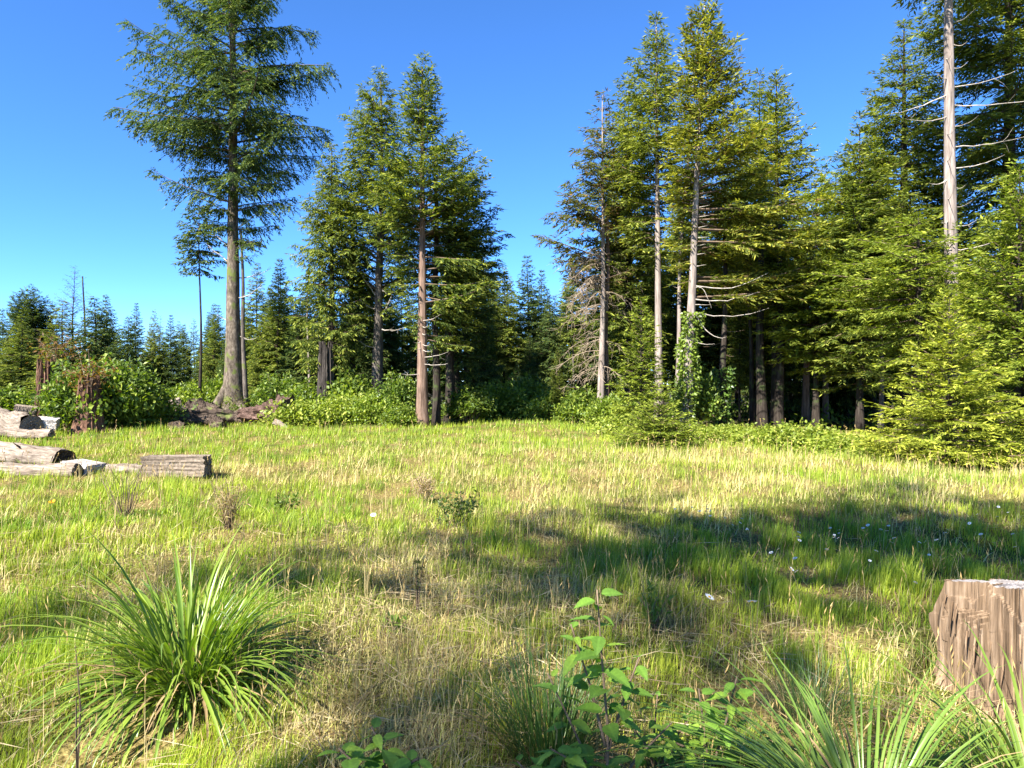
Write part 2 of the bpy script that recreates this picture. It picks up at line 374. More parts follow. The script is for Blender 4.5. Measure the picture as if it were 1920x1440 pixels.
# --- the towering spruce at the left
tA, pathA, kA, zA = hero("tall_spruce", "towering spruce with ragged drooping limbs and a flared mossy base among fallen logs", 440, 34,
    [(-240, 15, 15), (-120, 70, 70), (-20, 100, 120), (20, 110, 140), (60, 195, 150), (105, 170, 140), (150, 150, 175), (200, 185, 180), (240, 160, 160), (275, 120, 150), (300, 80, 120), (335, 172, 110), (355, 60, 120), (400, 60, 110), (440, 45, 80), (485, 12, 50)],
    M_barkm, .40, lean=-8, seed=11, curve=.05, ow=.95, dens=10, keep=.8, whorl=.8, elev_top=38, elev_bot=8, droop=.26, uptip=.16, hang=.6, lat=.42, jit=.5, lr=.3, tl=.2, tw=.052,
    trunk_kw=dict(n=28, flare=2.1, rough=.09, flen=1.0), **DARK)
def base_details_A():
    g = Geo(); rs = np.random.RandomState(5)
    for a, ln, hh in ((3.7, 1.0, 1.9), (4.5, .7, 1.0), (5.6, 1.1, .9), (.3, 1.2, .8), (2.6, .8, 1.1), (1.4, .8, .9)):
        o = np.array([math.cos(a), math.sin(a), 0]); t = np.linspace(0, 1, 9)[:, None]
        P = o*(.10+(ln+.25)*t**1.15)+np.array([0, 0, 1])*(hh*1.2*(1-t)**1.5-.12*t)
        tube(g, P, (.10+.17*np.sin(math.pi*np.clip(t[:, 0]*.85+.08, 0, 1))), 12, (1, 1, 1), 0, .16, int(a*10))
    r = ob("buttress_roots", g.mesh("buttress_roots", [M_barkm], True), tA)
    g = Geo(); n = 2600
    a = rs.uniform(0, 6.28, n); z = np.abs(rs.randn(n))*.45; rad = .50+.45*np.exp(-z*2)+rs.uniform(-.05, .08, n)
    q = np.stack([rad*np.cos(a), rad*np.sin(a), z+.05], 1)
    d = unit(np.stack([np.cos(a), np.sin(a), np.full(n, .1)], 1)+rs.randn(n, 3)*.6)
    kites(g, q, d, rs.uniform(.05, .12, n), .03, np.array([.17, .16, .03])*rs.uniform(.5, 1.2, (n, 1)), rs)
    ob("moss", g.mesh("moss", [M_leaf]), tA)
    # second, thinner stem rising beside the main trunk
    z = np.linspace(.3, 9.0, 24); P = np.stack([.52-.02*z+.03*np.sin(z*1.2), np.full(24, -.05), z], 1)
    g = Geo(); tube(g, P, np.linspace(.13, .05, 24), 10, (1, 1, 1), 0, .06, 3)
    ob("side_stem", g.mesh("side_stem", [M_barkg], True), tA)
    for i, (y, dx, dy, sag) in enumerate(((400, -70, -35, .1), (380, -90, -45, .2), (430, 80, -55, .1), (520, 70, -20, .2), (470, -60, -60, .1), (560, 60, -25, .2), (620, 45, 15, .2), (600, -30, -10, .1), (500, -55, -45, 0))):
        zz = CAMZ-(y-HZ)*kA-zA; p = pathA(zz)
        dead_branch(tA, (p[0], p[1], zz), (p[0]+dx*kA, p[1]-.4+.2*i % 1, zz-dy*kA), sag, .035, M_dead, seed=i, twigs=3)
base_details_A()

# --- the cluster left of centre
hero("drooping_spruce", "broad spruce with hanging twigs just right of the towering spruce", 622, 31.5,
    [(262, 5, 5), (300, 20, 20), (350, 40, 35), (430, 55, 45), (520, 66, 50), (600, 70, 55), (670, 60, 50), (720, 35, 40)], M_barkd, .22, seed=21, hang=.6, elev_bot=-8, dens=12, **MID)
tC, pathC, kC, zC = hero("twisted_spruce", "spruce with a burly twisted trunk and long upswept limbs on its left side", 712, 32,
    [(122, 4, 4), (160, 30, 16), (220, 62, 25), (290, 78, 45), (350, 100, 60), (410, 115, 80), (470, 110, 75), (530, 70, 60), (590, 35, 35)], M_barkg, .27, seed=23, clear_y=440, curve=.10, elev_top=58, elev_bot=20, hang=.45, dens=10,
    trunk_kw=dict(n=16, rough=.14), **MID)
for i, (y, dx, dy) in enumerate(((560, -38, -60), (580, -32, -18), (600, 40, -70), (540, 35, 10), (650, -30, -10), (615, 55, 0))):
    zz = CAMZ-(y-HZ)*kC-zC; p = pathC(zz)
    dead_branch(tC, (p[0], p[1], zz), (p[0]+dx*kC, p[1]-.5, zz-dy*kC), .12, .03, seed=40+i, twigs=3)
tD, pathD, kD, zD = hero("red_barked_redwood", "tall redwood with straight reddish trunk standing at the meadow edge left of centre", 792, 27,
    [(104, 4, 4), (135, 26, 22), (190, 42, 36), (235, 40, 52), (275, 55, 70), (320, 75, 112), (360, 85, 108), (410, 85, 122), (455, 80, 140), (500, 60, 138), (545, 35, 130), (600, 18, 105), (650, 8, 70)], M_barkr, .23, seed=25, clear_y=390, elev_top=60, elev_bot=-12, hang=.2, droop=.12, uptip=.14, dens=13,
    trunk_kw=dict(n=22, rough=.05, ridges=5, flare=1.35, rtop=.1), **dict(MID, c1=(.045, .072, .02), c2=(.10, .135, .03)))
for i, (y, dx, dy) in enumerate(((602, 36, -10), (670, 52, -10), (682, 50, 0), (645, 18, 2), (655, 20, 4), (640, -14, 2), (652, -12, 3), (612, 14, 0), (700, -40, 0), (625, 10, 2))):
    zz = CAMZ-(y-HZ)*kD-zD
    dead_branch(tD, (0, -.1, zz), (dx*kD, -.5, zz-dy*kD), .06, .018, seed=60+i, twigs=2 if abs(dx) > 30 else 0)
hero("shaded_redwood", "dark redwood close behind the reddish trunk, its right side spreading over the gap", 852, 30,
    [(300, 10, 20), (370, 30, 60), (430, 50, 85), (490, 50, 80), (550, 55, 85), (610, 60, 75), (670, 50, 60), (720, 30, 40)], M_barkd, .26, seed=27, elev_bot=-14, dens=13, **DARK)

# --- the centre right group
tF, pathF, kF, zF = hero("sparse_dying_spruce", "thin half-dead spruce with brown hanging twigs right of the centre gap", 1126, 27.5,
    [(160, 4, 4), (200, 22, 14), (250, 45, 30), (310, 60, 45), (370, 78, 45), (420, 100, 50), (470, 108, 55), (520, 70, 45), (560, 45, 40)], M_barkp, .15, lean=6, seed=31, clear_y=430, keep=.8, dens=9, elev_top=50, elev_bot=12, hang=.35, droop=.2,
    c1=(.06, .075, .02), c2=(.12, .13, .03), tipc=(.19, .2, .05), tipp=.25, brown=.22, curve=.05)
def dead_tangle():
    rs = np.random.RandomState(8); g = Geo()
    for b in range(46):
        z = rs.uniform(1.9, 6.8); a = rs.uniform(0, 6.28) if rs.rand() < .5 else math.pi+rs.uniform(-.8, .8); L = rs.uniform(.7, 1.9)
        o = np.array([math.cos(a), math.sin(a), 0]); t = np.linspace(0, 1, 7)[:, None]
        p = np.array([*pathF(z), z])
        P = p+o*L*t+np.array([0, 0, 1])*L*(.15*t-.55*t**2)
        tube(g, P, .016*(1-.7*t[:, 0]), 4, (1, 1, 1), 0)
        for k in range(16):
            i = rs.randint(1, 7); d = unit(rs.randn(3)*.5+o*.5+np.array([0, 0, -.7])); e = P[i]+d*rs.uniform(.25, .7)
            tube(g, [P[i], (P[i]+e)/2+rs.randn(3)*.04, e], [.007, .006, .004], 3, (1, 1, 1), 0, cap=False)
    ob("dead_twigs", g.mesh("dead_twigs", [woodmat("bleached_twigs", (.16, .12, .08), (.3, .235, .165), (.44, .36, .27), (6, 6, 6), .1)]), tF)
dead_tangle()
g = Geo(); z = np.linspace(0, 8.5, 20)
tube(g, np.stack([.22+.04*np.sin(z*1.3)+.012*z, np.full(20, .25), z], 1), np.linspace(.13, .06, 20), 9, (1, 1, 1), 0, .1, 4)
ob("side_stem", g.mesh("side_stem", [M_barkr], True), tF)

tG, pathG, kG, zG = hero("pale_trunk_fir", "tall fir with a bare pale grey trunk, left one of the tallest pair", 1236, 26,
    [(22, 4, 4), (60, 16, 14), (110, 34, 26), (170, 55, 36), (230, 70, 42), (290, 82, 48), (340, 80, 50), (400, 65, 45), (450, 48, 40), (500, 25, 30)], M_barkp, .17, lean=-6, seed=33, ow=1.3, clear_y=290, elev_top=55, elev_bot=5, dens=12, hang=.3,
    trunk_kw=dict(rtop=.12, n=14), **dict(MID, c1=(.075, .1, .02), c2=(.155, .185, .03), tipc=(.27, .28, .05)))
def lean_pole():
    D = 25.2; b = W(1263, 790, D); t = W(1293, 195, D); b = (b[0], D, G(b[0], D)-.1); t = (t[0], D, t[2])
    root = thing("dead_pole_tree", "slender bleached dead pole leaning between the two tallest firs", "dead tree", b)
    g = Geo(); s = np.linspace(0, 1, 24)[:, None]; P = (np.array(t)-np.array(b))*s; P[:, 0] += .06*np.sin(s[:, 0]*9)
    tube(g, P, .095*(1-.7*s[:, 0]), 9, (1, 1, 1), 0, .05, 2); ob("trunk", g.mesh("trunk", [M_barkp], True), root)
    for i in range(7):
        f = .35+.09*i; p = P[int(f*23)]
        dead_branch(root, p, p+np.array([(-1)**i*random.Random(i).uniform(.2, .6), -.1, .05]), .03, .012, seed=i)
lean_pole()
tH, pathH, kH, zH = hero("ivy_clad_redwood", "tallest redwood right of centre, its leaning pale trunk wrapped in ivy low down", 1286, 23.5,
    [(-14, 5, 5), (30, 22, 26), (80, 42, 48), (130, 42, 66), (180, 34, 74), (230, 34, 92), (290, 44, 135), (340, 50, 165), (390, 34, 190), (440, 16, 200), (490, 10, 205), (530, 8, 175)], M_barkp, .20, lean=36, seed=35, ow=1.2, clear_y=320, whorl=.6, elev_top=58, elev_bot=-4, droop=.1, uptip=.12, dens=15, hang=.12, lat=.46,
    trunk_kw=dict(rtop=.1, n=18, ridges=4, rough=.05), **dict(BRIGHT, c1=(.07, .09, .02), c2=(.16, .18, .03), tipc=(.32, .31, .05), tipp=.4, brown=.06))
for i, (y, dx, dy, sag) in enumerate(((537, 135, -22, .25), (562, 118, -12, .15), (588, 138, -8, .18), (572, 30, 2, 0), (588, 60, 45, .3), (540, 30, 40, -.25), (372, 22, 0, 0), (390, 20, 0, 0), (408, 20, 1, 0), (428, 18, 0, 0), (447, 20, 2, 0), (462, 16, 0, 0), (478, 16, 1, 0), (640, 40, 6, .05), (500, 18, 0, .0))):
    zz = CAMZ-(y-HZ)*kH-zH; p = pathH(zz)
    dead_branch(tH, (p[0]+.1, p[1]-.1, zz), (p[0]+dx*kH, p[1]-.4, zz-dy*kH), sag, .022 if dx > 50 else .014, seed=80+i, name="bare_branch")
g = Geo(); P = [W(1362, 590, 23), W(1364, 640, 23), W(1358, 690, 22.9)]
def ivy(parent, path, zlo, zhi, r, n, seed, col=(.11, .17, .022), name="ivy", tops=1.0):
    rs = np.random.RandomState(seed); g = Geo()
    z = zlo+(zhi-zlo)*rs.rand(n)**tops; a = rs.uniform(0, 6.28, n)
    clump = .5+.5*np.sin(z*3.1+a*1.0+seed)+.4*rs.rand(n)
    rr = r+.22*rs.rand(n)*np.clip(clump, 0, 1.2)
    pp = np.array([path(v) for v in z])
    q = np.stack([pp[:, 0]+rr*np.cos(a), pp[:, 1]+rr*np.sin(a), z], 1)
    d = unit(np.stack([np.cos(a), np.sin(a), np.full(n, -.6)], 1)+rs.randn(n, 3)*.6)
    c = np.array(col)*rs.uniform(.55, 1.5, (n, 1))
    kites(g, q, d, rs.uniform(.08, .15, n), rs.uniform(.06, .11, n), c, rs, nj=.9, fold=.1, up=(0, -.5, .6))
    return ob(name, g.mesh(name, [M_ivy]), parent)
ivy(tH, pathH, .1, 4.0, .17, 2600, 3, (.13, .18, .022), tops=1.1)

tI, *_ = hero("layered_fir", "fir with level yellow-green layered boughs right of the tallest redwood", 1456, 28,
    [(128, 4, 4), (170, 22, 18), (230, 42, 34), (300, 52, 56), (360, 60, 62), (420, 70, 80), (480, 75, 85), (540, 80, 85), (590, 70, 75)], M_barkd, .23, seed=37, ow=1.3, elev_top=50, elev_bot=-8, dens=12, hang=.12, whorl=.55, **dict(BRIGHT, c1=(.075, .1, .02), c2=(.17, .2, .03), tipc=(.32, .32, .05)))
hero("slim_fir", "slim fir whose tip stands just left of the layered fir's tip", 1424, 30,
    [(132, 4, 4), (180, 20, 16), (240, 32, 26), (320, 46, 40), (420, 60, 50), (520, 60, 55)], M_barkd, .2, seed=39, ow=1.3, elev_top=52, dens=11, **MID)

# --- the right hand group
hero("spreading_hemlock", "dark green conifer tapering to a point left of the bare grey trunk", 1695, 26.5,
    [(32, 4, 4), (80, 18, 18), (130, 44, 34), (190, 62, 60), (250, 84, 70), (310, 112, 80), (370, 125, 90), (430, 140, 110), (490, 150, 120), (550, 130, 120), (610, 120, 120), (670, 95, 90)], M_barkd, .3, seed=41, whorl=.5, elev_top=42, elev_bot=-12, dens=13, **MID)
tM, pathM, kM, zM = hero("bare_trunk_pine", "tall conifer with a long bare pinkish grey trunk at the right", 1786, 20,
    [(-420, 10, 10), (-330, 60, 60), (-230, 110, 110), (-130, 150, 150), (-60, 130, 170), (-10, 60, 200)], M_barkp, .215, seed=43, lean=-12, dens=8, keep=.85, trunk_kw=dict(n=20, rough=.04, rtop=.3), **MID)
rr = random.Random(4)
for i in range(26):
    y = 30+i*19+rr.uniform(-6, 6); zz = CAMZ-(y-HZ)*kM-zM; p = pathM(zz); sgn = 1 if i % 2 else -1
    dx = sgn*rr.choice((20, 26, 45, 90, 120, 140)); dy = rr.uniform(-45, 10) if sgn > 0 else rr.uniform(-15, 50)
    dead_branch(tM, (p[0]+sgn*.1, p[1]-.05, zz), (p[0]+dx*kM, p[1]-rr.uniform(0, .8), zz-dy*kM*abs(dx)/130), .08, .018 if abs(dx) > 40 else .011, seed=120+i, twigs=2 if abs(dx) > 40 else 0)
hero("top_right_hemlock", "big dark conifer rising past the upper right corner behind the bare trunk", 1892, 23.5,
    [(-260, 10, 10), (-120, 90, 90), (-20, 140, 130), (60, 130, 130), (140, 120, 140), (220, 125, 140), (300, 120, 140), (380, 130, 150), (460, 140, 150), (540, 150, 150), (620, 150, 150), (700, 120, 120)], M_barkd, .34, seed=45, elev_top=35, elev_bot=-10, dens=11, keep=.92, whorl=.5, **MID)
hero("low_limbed_hemlock", "bushy conifer with bright layered boughs reaching left below the bare trunk", 1722, 19.5,
    [(395, 20, 20), (430, 80, 50), (480, 150, 70), (520, 165, 80), (560, 140, 90), (610, 115, 80), (660, 90, 80), (720, 60, 60)], M_barkd, .2, seed=47, elev_top=12, elev_bot=-14, dens=15, droop=.1, tl=.16, tw=.042, hang=.1, whorl=.5, **BRIGHT)
YS = dict(lat_sp=.12, tw_sp=.065, tl=.125, tw=.03, lat=.42, dens=27, whorl=.22, elev_top=55, elev_bot=2, droop=.1, uptip=.08, hang=.15)
hero("young_spruce", "bushy bright young spruce with boughs to the ground at the meadow's right edge", 1780, 14.2,
    [(548, 3, 3), (590, 24, 24), (640, 55, 50), (690, 85, 75), (730, 100, 95), (770, 125, 110), (815, 150, 135), (850, 155, 140), (868, 120, 120)], M_barkd, .07, seed=51, **dict(BRIGHT, **dict(YS, c1=(.14, .17, .022), c2=(.27, .3, .035), tipc=(.4, .41, .055), tw=.034)))
hero("young_fir", "taller bright young fir cut by the right edge of the picture", 1912, 16,
    [(305, 4, 4), (350, 30, 30), (420, 62, 60), (500, 85, 85), (580, 105, 100), (660, 120, 120), (740, 135, 130), (810, 140, 140), (845, 120, 120)], M_barkd, .12, seed=53, **dict(BRIGHT, **dict(YS, dens=20, tl=.14, tw=.042, tw_sp=.08)))
hero("dwarf_spruce", "knee-high wide spruce sapling at the foot of the ivy-clad redwood", 1236, 18.3,
    [(736, 4, 4), (755, 24, 20), (778, 50, 48), (800, 68, 62), (822, 76, 70), (836, 60, 55)], M_barkd, .035, seed=55, **dict(BRIGHT, **dict(YS, dens=52, tl=.11, tw=.034)))
hero("sapling_fir", "upright young fir just behind the dwarf spruce, left of the pale trunk", 1202, 22,
    [(556, 3, 3), (600, 20, 18), (660, 34, 32), (720, 46, 46), (780, 55, 55), (800, 45, 45)], M_barkd, .06, seed=57, **dict(BRIGHT, **dict(YS, dens=18, tl=.14, tw=.042)))

# --- prototype conifers, copied for the trees further back
def proto(seed, H, cb, R, bark, r0, shape=.8, **kw):
    ol = []
    for f in np.linspace(0, 1, 9):
        r = R*((1-f)**shape)*min(1, .55+2.2*f)+.05; ol.append((H*(cb+(1-cb)*f), r, r))
    path = lambda z: (.06*math.sin(z*.6+seed), .06*math.sin(z*.5+seed*2))
    return (trunk_mesh("trunk", path, H*.97, r0, bark, seed, n=9), crown_mesh("crown", ol, seed, path, **kw))
LO = dict(lat_sp=.2, tw_sp=.11, tl=.28, tw=.08, dens=11, lat=.46)
PR = [proto(101, 14, .12, 2.9, M_barkd, .17, **dict(DARK, **LO)),
      proto(102, 14, .26, 2.7, M_barkd, .15, **dict(MID, **LO, elev_bot=-12)),
      proto(103, 14, .06, 3.2, M_barkd, .17, **dict(DARK, **LO, hang=.5)),
      proto(104, 14, .45, 2.4, M_barkg, .14, shape=.6, **dict(MID, **LO, keep=.8, hang=.4)),
      proto(105, 14, .03, 3.4, M_barkd, .16, **dict(MID, **dict(LO, dens=8.5)))]
PINE = proto(106, 14, .3, 3.6, M_barkd, .2, shape=.35, **dict(DARK, **LO, elev_top=70, elev_bot=15, uptip=.3))
WISP = proto(107, 14, .2, 3.4, M_barkd, .12, shape=.8, **dict(LO, dens=9, keep=.9, lat=.4, lat_sp=.3, tw_sp=.2, tl=.2, tw=.035, c1=(.05, .05, .04), c2=(.09, .085, .06), tipc=(.1, .1, .06), elev_top=50, elev_bot=20))
TUFT = proto(108, 14, .62, 1.6, M_barkd, .11, shape=.5, **dict(DARK, **LO, keep=.85, hang=.4))
def ptree(P, name, label, px, D, topy, wid=1.0, group=None, rz=0, cat="tree"):
    X = (px-960)/F*D; z = G(X, D); H = CAMZ-(topy-HZ)/F*D-z
    t = thing(name, label, cat, (X, D, z), rz, group, (H/14*wid, H/14*wid, H/14))
    ob("trunk", P[0], t); ob("crown", P[1], t); return t

ptree(PINE, "dark_pine", "round-topped dark pine near the left edge", 58, 46, 535, 1.0)
ptree(WISP, "wispy_dead_tree", "wispy leafless tree showing fine branches against the sky at far left", 138, 44, 497, 1.3, cat="dead tree")
ptree(PR[2], "bushy_conifer", "bushy dark conifer behind the vine-covered old stumps", 200, 43, 552, 1.15)
ptree(PR[0], "small_conifer", "narrow pointed conifer on the skyline, tallest between the old stumps and the thin pine", 255, 60, 567, .8)
ptree(WISP, "skyline_tree", "thin skyline tree left of the thin pine, second from it", 300, 72, 590, 1.0)
ptree(PR[3], "skyline_tree", "thin skyline tree just left of the thin pine", 336, 70, 602, 1.0)
ptree(TUFT, "thin_pine", "thin pole-like pine with tufts only at its top, left of the towering spruce", 375, 37, 355, 1.05, rz=2)
ptree(PR[2], "edge_conifer", "dark conifer cut by the left edge of the picture", 5, 44, 578, 1.0)
ptree(PR[4], "low_conifer", "low broad conifer behind the thin pine's foot", 300, 44, 610, 1.7)
ptree(PR[2], "low_conifer", "dark low conifer rising from the bramble thicket's right end", 240, 36, 592, 1.5, rz=3)
ptree(PR[4], "low_conifer", "green bushy conifer directly behind the jagged left stump", 118, 34, 560, 1.5, rz=2)
ptree(PR[4], "low_conifer", "wide low conifer between the edge pine and the stumps", 40, 38, 590, 1.6, rz=5)
ptree(PR[2], "low_conifer", "dark conifer close behind the right vine-covered stump", 178, 38, 555, 1.5, rz=1)
ptree(PR[1], "mid_conifer", "loose conifer between the thin pine and the towering spruce", 402, 44, 590, 1.0, rz=1)
ptree(PR[0], "mid_conifer", "sunlit conifer close behind the towering spruce on its right", 560, 36, 560, 1.1, rz=5)
ptree(PR[0], "mid_conifer", "pointed dark conifer filling the gap right of the towering spruce", 525, 42, 484, 1.0, rz=1)
ptree(PR[4], "low_conifer", "low dense conifer right behind the towering spruce's trunk", 490, 38, 590, 1.1, rz=2)
ptree(PR[3], "lit_fir", "thin conifer standing in the gap nearest the dying spruce", 1075, 44, 500, 1.0, rz=3)
ptree(PR[1], "gap_conifer", "conifer on the left side of the centre gap beside the shaded redwood", 945, 46, 500, 1.0)
ptree(PR[0], "gap_conifer", "tallest pointed conifer in the middle of the centre gap", 990, 48, 478, 1.1, rz=2)
ptree(PR[2], "gap_conifer", "broad low conifer at the bottom of the centre gap", 1030, 40, 560, 1.1, rz=1)
ptree(PR[4], "gap_conifer", "young conifer with boughs to the ground in the centre gap", 1050, 30, 690, 1.3, rz=1)
ptree(PR[0], "notch_conifer", "small conifer in the sky notch left of the dark pointed hemlock", 1548, 40, 305, .75, rz=1)
ptree(PR[2], "notch_conifer", "dense conifer filling the lower part of the right sky notch", 1590, 33, 330, .95, rz=4)
ptree(PR[1], "leaning_side_conifer", "conifer filling between the dark hemlock and the sky notch", 1640, 31, 190, .9, rz=3)
hero("bough_fir", "conifer with long yellow-green boughs filling the wall right of the layered fir", 1530, 25.5,
    [(330, 4, 4), (370, 24, 24), (420, 50, 46), (480, 80, 70), (540, 95, 85), (590, 100, 85), (640, 90, 80), (700, 60, 60)], M_barkd, .12, seed=61, elev_top=40, elev_bot=-8, dens=15, hang=.12, whorl=.5, **BRIGHT)
hero("bough_fir", "conifer with sunlit boughs between the sky notch and the dark pointed hemlock", 1612, 24.5,
    [(215, 4, 4), (270, 26, 26), (330, 52, 46), (400, 75, 66), (470, 90, 75), (540, 95, 75), (600, 90, 70), (660, 85, 70), (730, 60, 50)], M_barkd, .12, seed=63, elev_top=42, elev_bot=-8, dens=13, hang=.15, whorl=.5, **MID)
hero("bough_fir", "conifer with dark boughs just left of the pale fir trunk, behind the dying spruce", 1178, 29,
    [(150, 4, 4), (210, 28, 24), (290, 50, 40), (370, 62, 50), (450, 66, 55), (540, 66, 60), (620, 60, 60), (680, 50, 50)], M_barkd, .2, seed=65, ow=1.3, elev_top=45, dens=11, **MID)
# the crowd of stems and crowns inside the wood
rr = random.Random(9)
def crowd(lo, hi, D0, D1, n, ylo, yhi, label, group, protos=(0, 1, 2, 3)):
    for i in range(n):
        px = lo+(hi-lo)*(i+rr.uniform(.1, .9))/n; D = rr.uniform(D0, D1)
        ptree(PR[rr.choice(protos)], "forest_conifer", label, px, D, rr.uniform(ylo, yhi), rr.uniform(.8, 1.05), group, rr.uniform(0, 6))
crowd(470, 700, 38, 50, 9, 470, 590, "dark conifer crowded in the wood behind the spruces left of centre", "wood behind the left spruces")
crowd(700, 930, 34, 52, 10, 400, 560, "dark conifer crowded in the wood behind the reddish trunk", "wood behind the reddish trunk")
crowd(900, 1120, 52, 70, 9, 500, 580, "distant conifer deep in the centre gap", "wood deep in the centre gap")
crowd(1130, 1480, 31, 46, 14, 230, 480, "dark conifer crowded in the wood behind the tallest pair", "wood behind the tallest pair", (0, 1, 3, 1))
crowd(1480, 1990, 30, 46, 16, 330, 500, "dark conifer crowded in the wood behind the right-hand trees", "wood behind the right-hand trees", (0, 1, 2, 1))
crowd(-160, 330, 50, 75, 12, 600, 660, "low conifer in the far wood at the left", "far wood at the left", (0, 2, 4))
crowd(330, 480, 50, 75, 6, 570, 640, "low conifer in the far wood behind the towering spruce", "far wood behind the towering spruce", (0, 2, 4))
crowd(330, 1000, 56, 72, 16, 565, 625, "far conifer showing between the trunks left of centre", "far wood left of centre", (2, 4, 0))
crowd(1000, 2050, 52, 70, 24, 480, 600, "far conifer showing between the trunks right of centre", "far wood right of centre", (2, 4, 0))
crowd(1330, 1620, 29, 36, 7, 420, 560, "shadowy conifer under the layered fir's boughs", "shadowy conifers under the layered fir", (1, 2))
crowd(470, 760, 34, 40, 7, 500, 620, "shadowy low conifer behind the old grey snag", "shadowy conifers behind the grey snag", (2, 4))
crowd(-20, 350, 40, 48, 7, 575, 625, "bushy conifer in the thick wood behind the bramble thicket", "wood behind the bramble thicket", (2, 4, 0))
crowd(390, 600, 38, 46, 4, 545, 610, "bushy conifer in the thick wood just right of the towering spruce", "wood right of the towering spruce", (2, 4, 0))
crowd(930, 1110, 36, 42, 4, 620, 680, "low young conifer in the shade of the centre gap", "young conifers in the centre gap", (4, 2))

# bare dark stems that show between the crowns
def stem(px, D, topy, r, label, mat=M_barkd, lean=0, group=None, name="slender_tree", ivyn=0, broken=False):
    X = (px-960)/F*D; zg = G(X, D); H = CAMZ-(topy-HZ)/F*D-zg
    path = lambda z: (lean*D/F*z/H+.04*math.sin(z+px), .03*math.sin(z*.8+px))
    t = thing(name, label, "tree", (X, D, zg), 0, group)
    ob("trunk", trunk_mesh("trunk", path, H, r, mat, int(px), rtop=.5 if broken else .4, flare=1.3), t)
    rs = random.Random(px)
    for i in range(5):
        z = H*rs.uniform(.3, .95); s = rs.choice((-1, 1)); p = path(z)
        dead_branch(t, (p[0], p[1], z), (p[0]+s*rs.uniform(.3, .9), p[1]-.2, z+rs.uniform(-.2, .2)), .05, .012, M_twig, seed=i+int(px))
    if ivyn: ivy(t, path, .05, H*.32, r+.02, ivyn, int(px), (.09, .15, .025))
    return t
stem(817, 28, 330, .16, "dark trunk close beside the reddish trunk on its right")
stem(842, 29, 380, .2, "broad black trunk second to the right of the reddish trunk")
stem(873, 31, 420, .14, "thin dark trunk third to the right of the reddish trunk")
stem(660, 33, 420, .16, "dark trunk between the old grey snag and the twisted spruce")
stem(578, 35, 500, .07, "very thin pale stem left of the old grey snag", M_barkp)
stem(1354, 25.0, 440, .15, "dark mossy trunk with ivy at its foot right of the ivy-clad redwood", M_barkd, 6, ivyn=900)
stem(1412, 27, 380, .10, "thin dark stem leaning onto the black forked trunk", M_barkd, -14)
stem(1428, 26, 380, .19, "black trunk in the deep shade under the layered fir", M_barkd, -4)
stem(1462, 26, 400, .17, "dark trunk under the layered fir, second to its right", M_barkd, 2)
stem(1512, 28, 430, .15, "red-brown stem, left one of the two lit stems in the right-hand wood", M_barkr)
stem(1549, 29, 470, .12, "red-brown stem, right one of the two lit stems in the right-hand wood", M_barkr)
stem(1652, 24, 560, .09, "thin pale stem left of the bright young spruce", M_barkg)
stem(160, 43, 518, .075, "bare broken pole beside the wispy leafless tree", M_barkd, -4, name="dead_pole", broken=True)

# ------------------------------------------------------------------ shrubs and undergrowth
def shrub_mesh(seed, R, H, n, ll, lw, c1, c2, tipc=None, stems=14, shape=1.0):
    rs = np.random.RandomState(seed); g = Geo(); Q = []; Dd = []; Tt = []
    per = max(4, n//(stems*6))
    for k in range(stems*6):
        a = rs.uniform(0, 6.28); rad = R*math.sqrt(rs.rand())*.95; zt = H*(1-(rad/R)**2*.75*shape)*rs.uniform(.45, 1.08)
        tip = np.array([rad*math.cos(a), rad*math.sin(a), max(zt, .1)]); b = np.array([tip[0]*.25, tip[1]*.25, 0])
        t = np.linspace(0, 1, 6)[:, None]; P = b*(1-t)+tip*t; P[:, 2] += (H*.18*np.sin(t*math.pi))[:, 0]
        if k < stems*2: tube(g, P, .012*(1-.8*t[:, 0])+.002, 4, (1, 1, 1), 1, cap=False)
        u = rs.uniform(.35, 1, per)[:, None]
        q = b*(1-u)+tip*u+rs.randn(per, 3)*R*.13; q[:, 2] = np.maximum(q[:, 2]+(H*.18*np.sin(u*math.pi))[:, 0], .03)
        d = unit(np.stack([np.full(per, tip[0]), np.full(per, tip[1]), np.full(per, .15*H)], 1)/max(R, .1)*.6+rs.randn(per, 3)*.55)
        cc = rs.rand(per, 1)*.7+.3*rs.rand(); c = np.array(c1)*(1-cc)+np.array(c2)*cc
        if tipc is not None:
            m = (rs.rand(per, 1) < .25); c = np.where(m, np.array(tipc), c)
        Q.append(q); Dd.append(d); Tt.append(c)
    Q = np.concatenate(Q); Dd = np.concatenate(Dd); Tt = np.concatenate(Tt); m = len(Q)
    kites(g, Q, Dd, ll*rs.uniform(.6, 1.3, m), lw*rs.uniform(.6, 1.3, m), Tt, rs, nj=.55, fold=.12)
    return g.mesh("foliage", [M_leaf, M_twig])
SH = [shrub_mesh(1, 1.1, 1.1, 5200, .13, .085, (.075, .12, .02), (.16, .22, .03), (.26, .31, .045)),
      shrub_mesh(2, 1.2, .8, 5200, .11, .08, (.09, .14, .02), (.2, .26, .032), (.3, .35, .05)),
      shrub_mesh(3, .9, 1.5, 5200, .12, .07, (.055, .095, .018), (.13, .19, .028), (.22, .27, .045)),
      shrub_mesh(4, 1.3, .6, 4200, .12, .08, (.13, .18, .022), (.25, .3, .04), (.36, .38, .07))]
def shrub(i, px, D, label, sc=1.0, h=1.0, name="shrub", group=None, rz=0.0):
    X = (px-960)/F*D
    t = thing(name, label, "shrub", (X, D, G(X, D)), rz, group, (sc, sc, sc*h)); ob("foliage", SH[i], t); return t
shrub(2, 140, 24, "tall bramble climbing over the left old stump", 1.3, 1.35, "bramble")
shrub(0, 190, 24.5, "thick bramble mound on the right side of the vine-covered stump", 1.5, 1.3, "bramble")
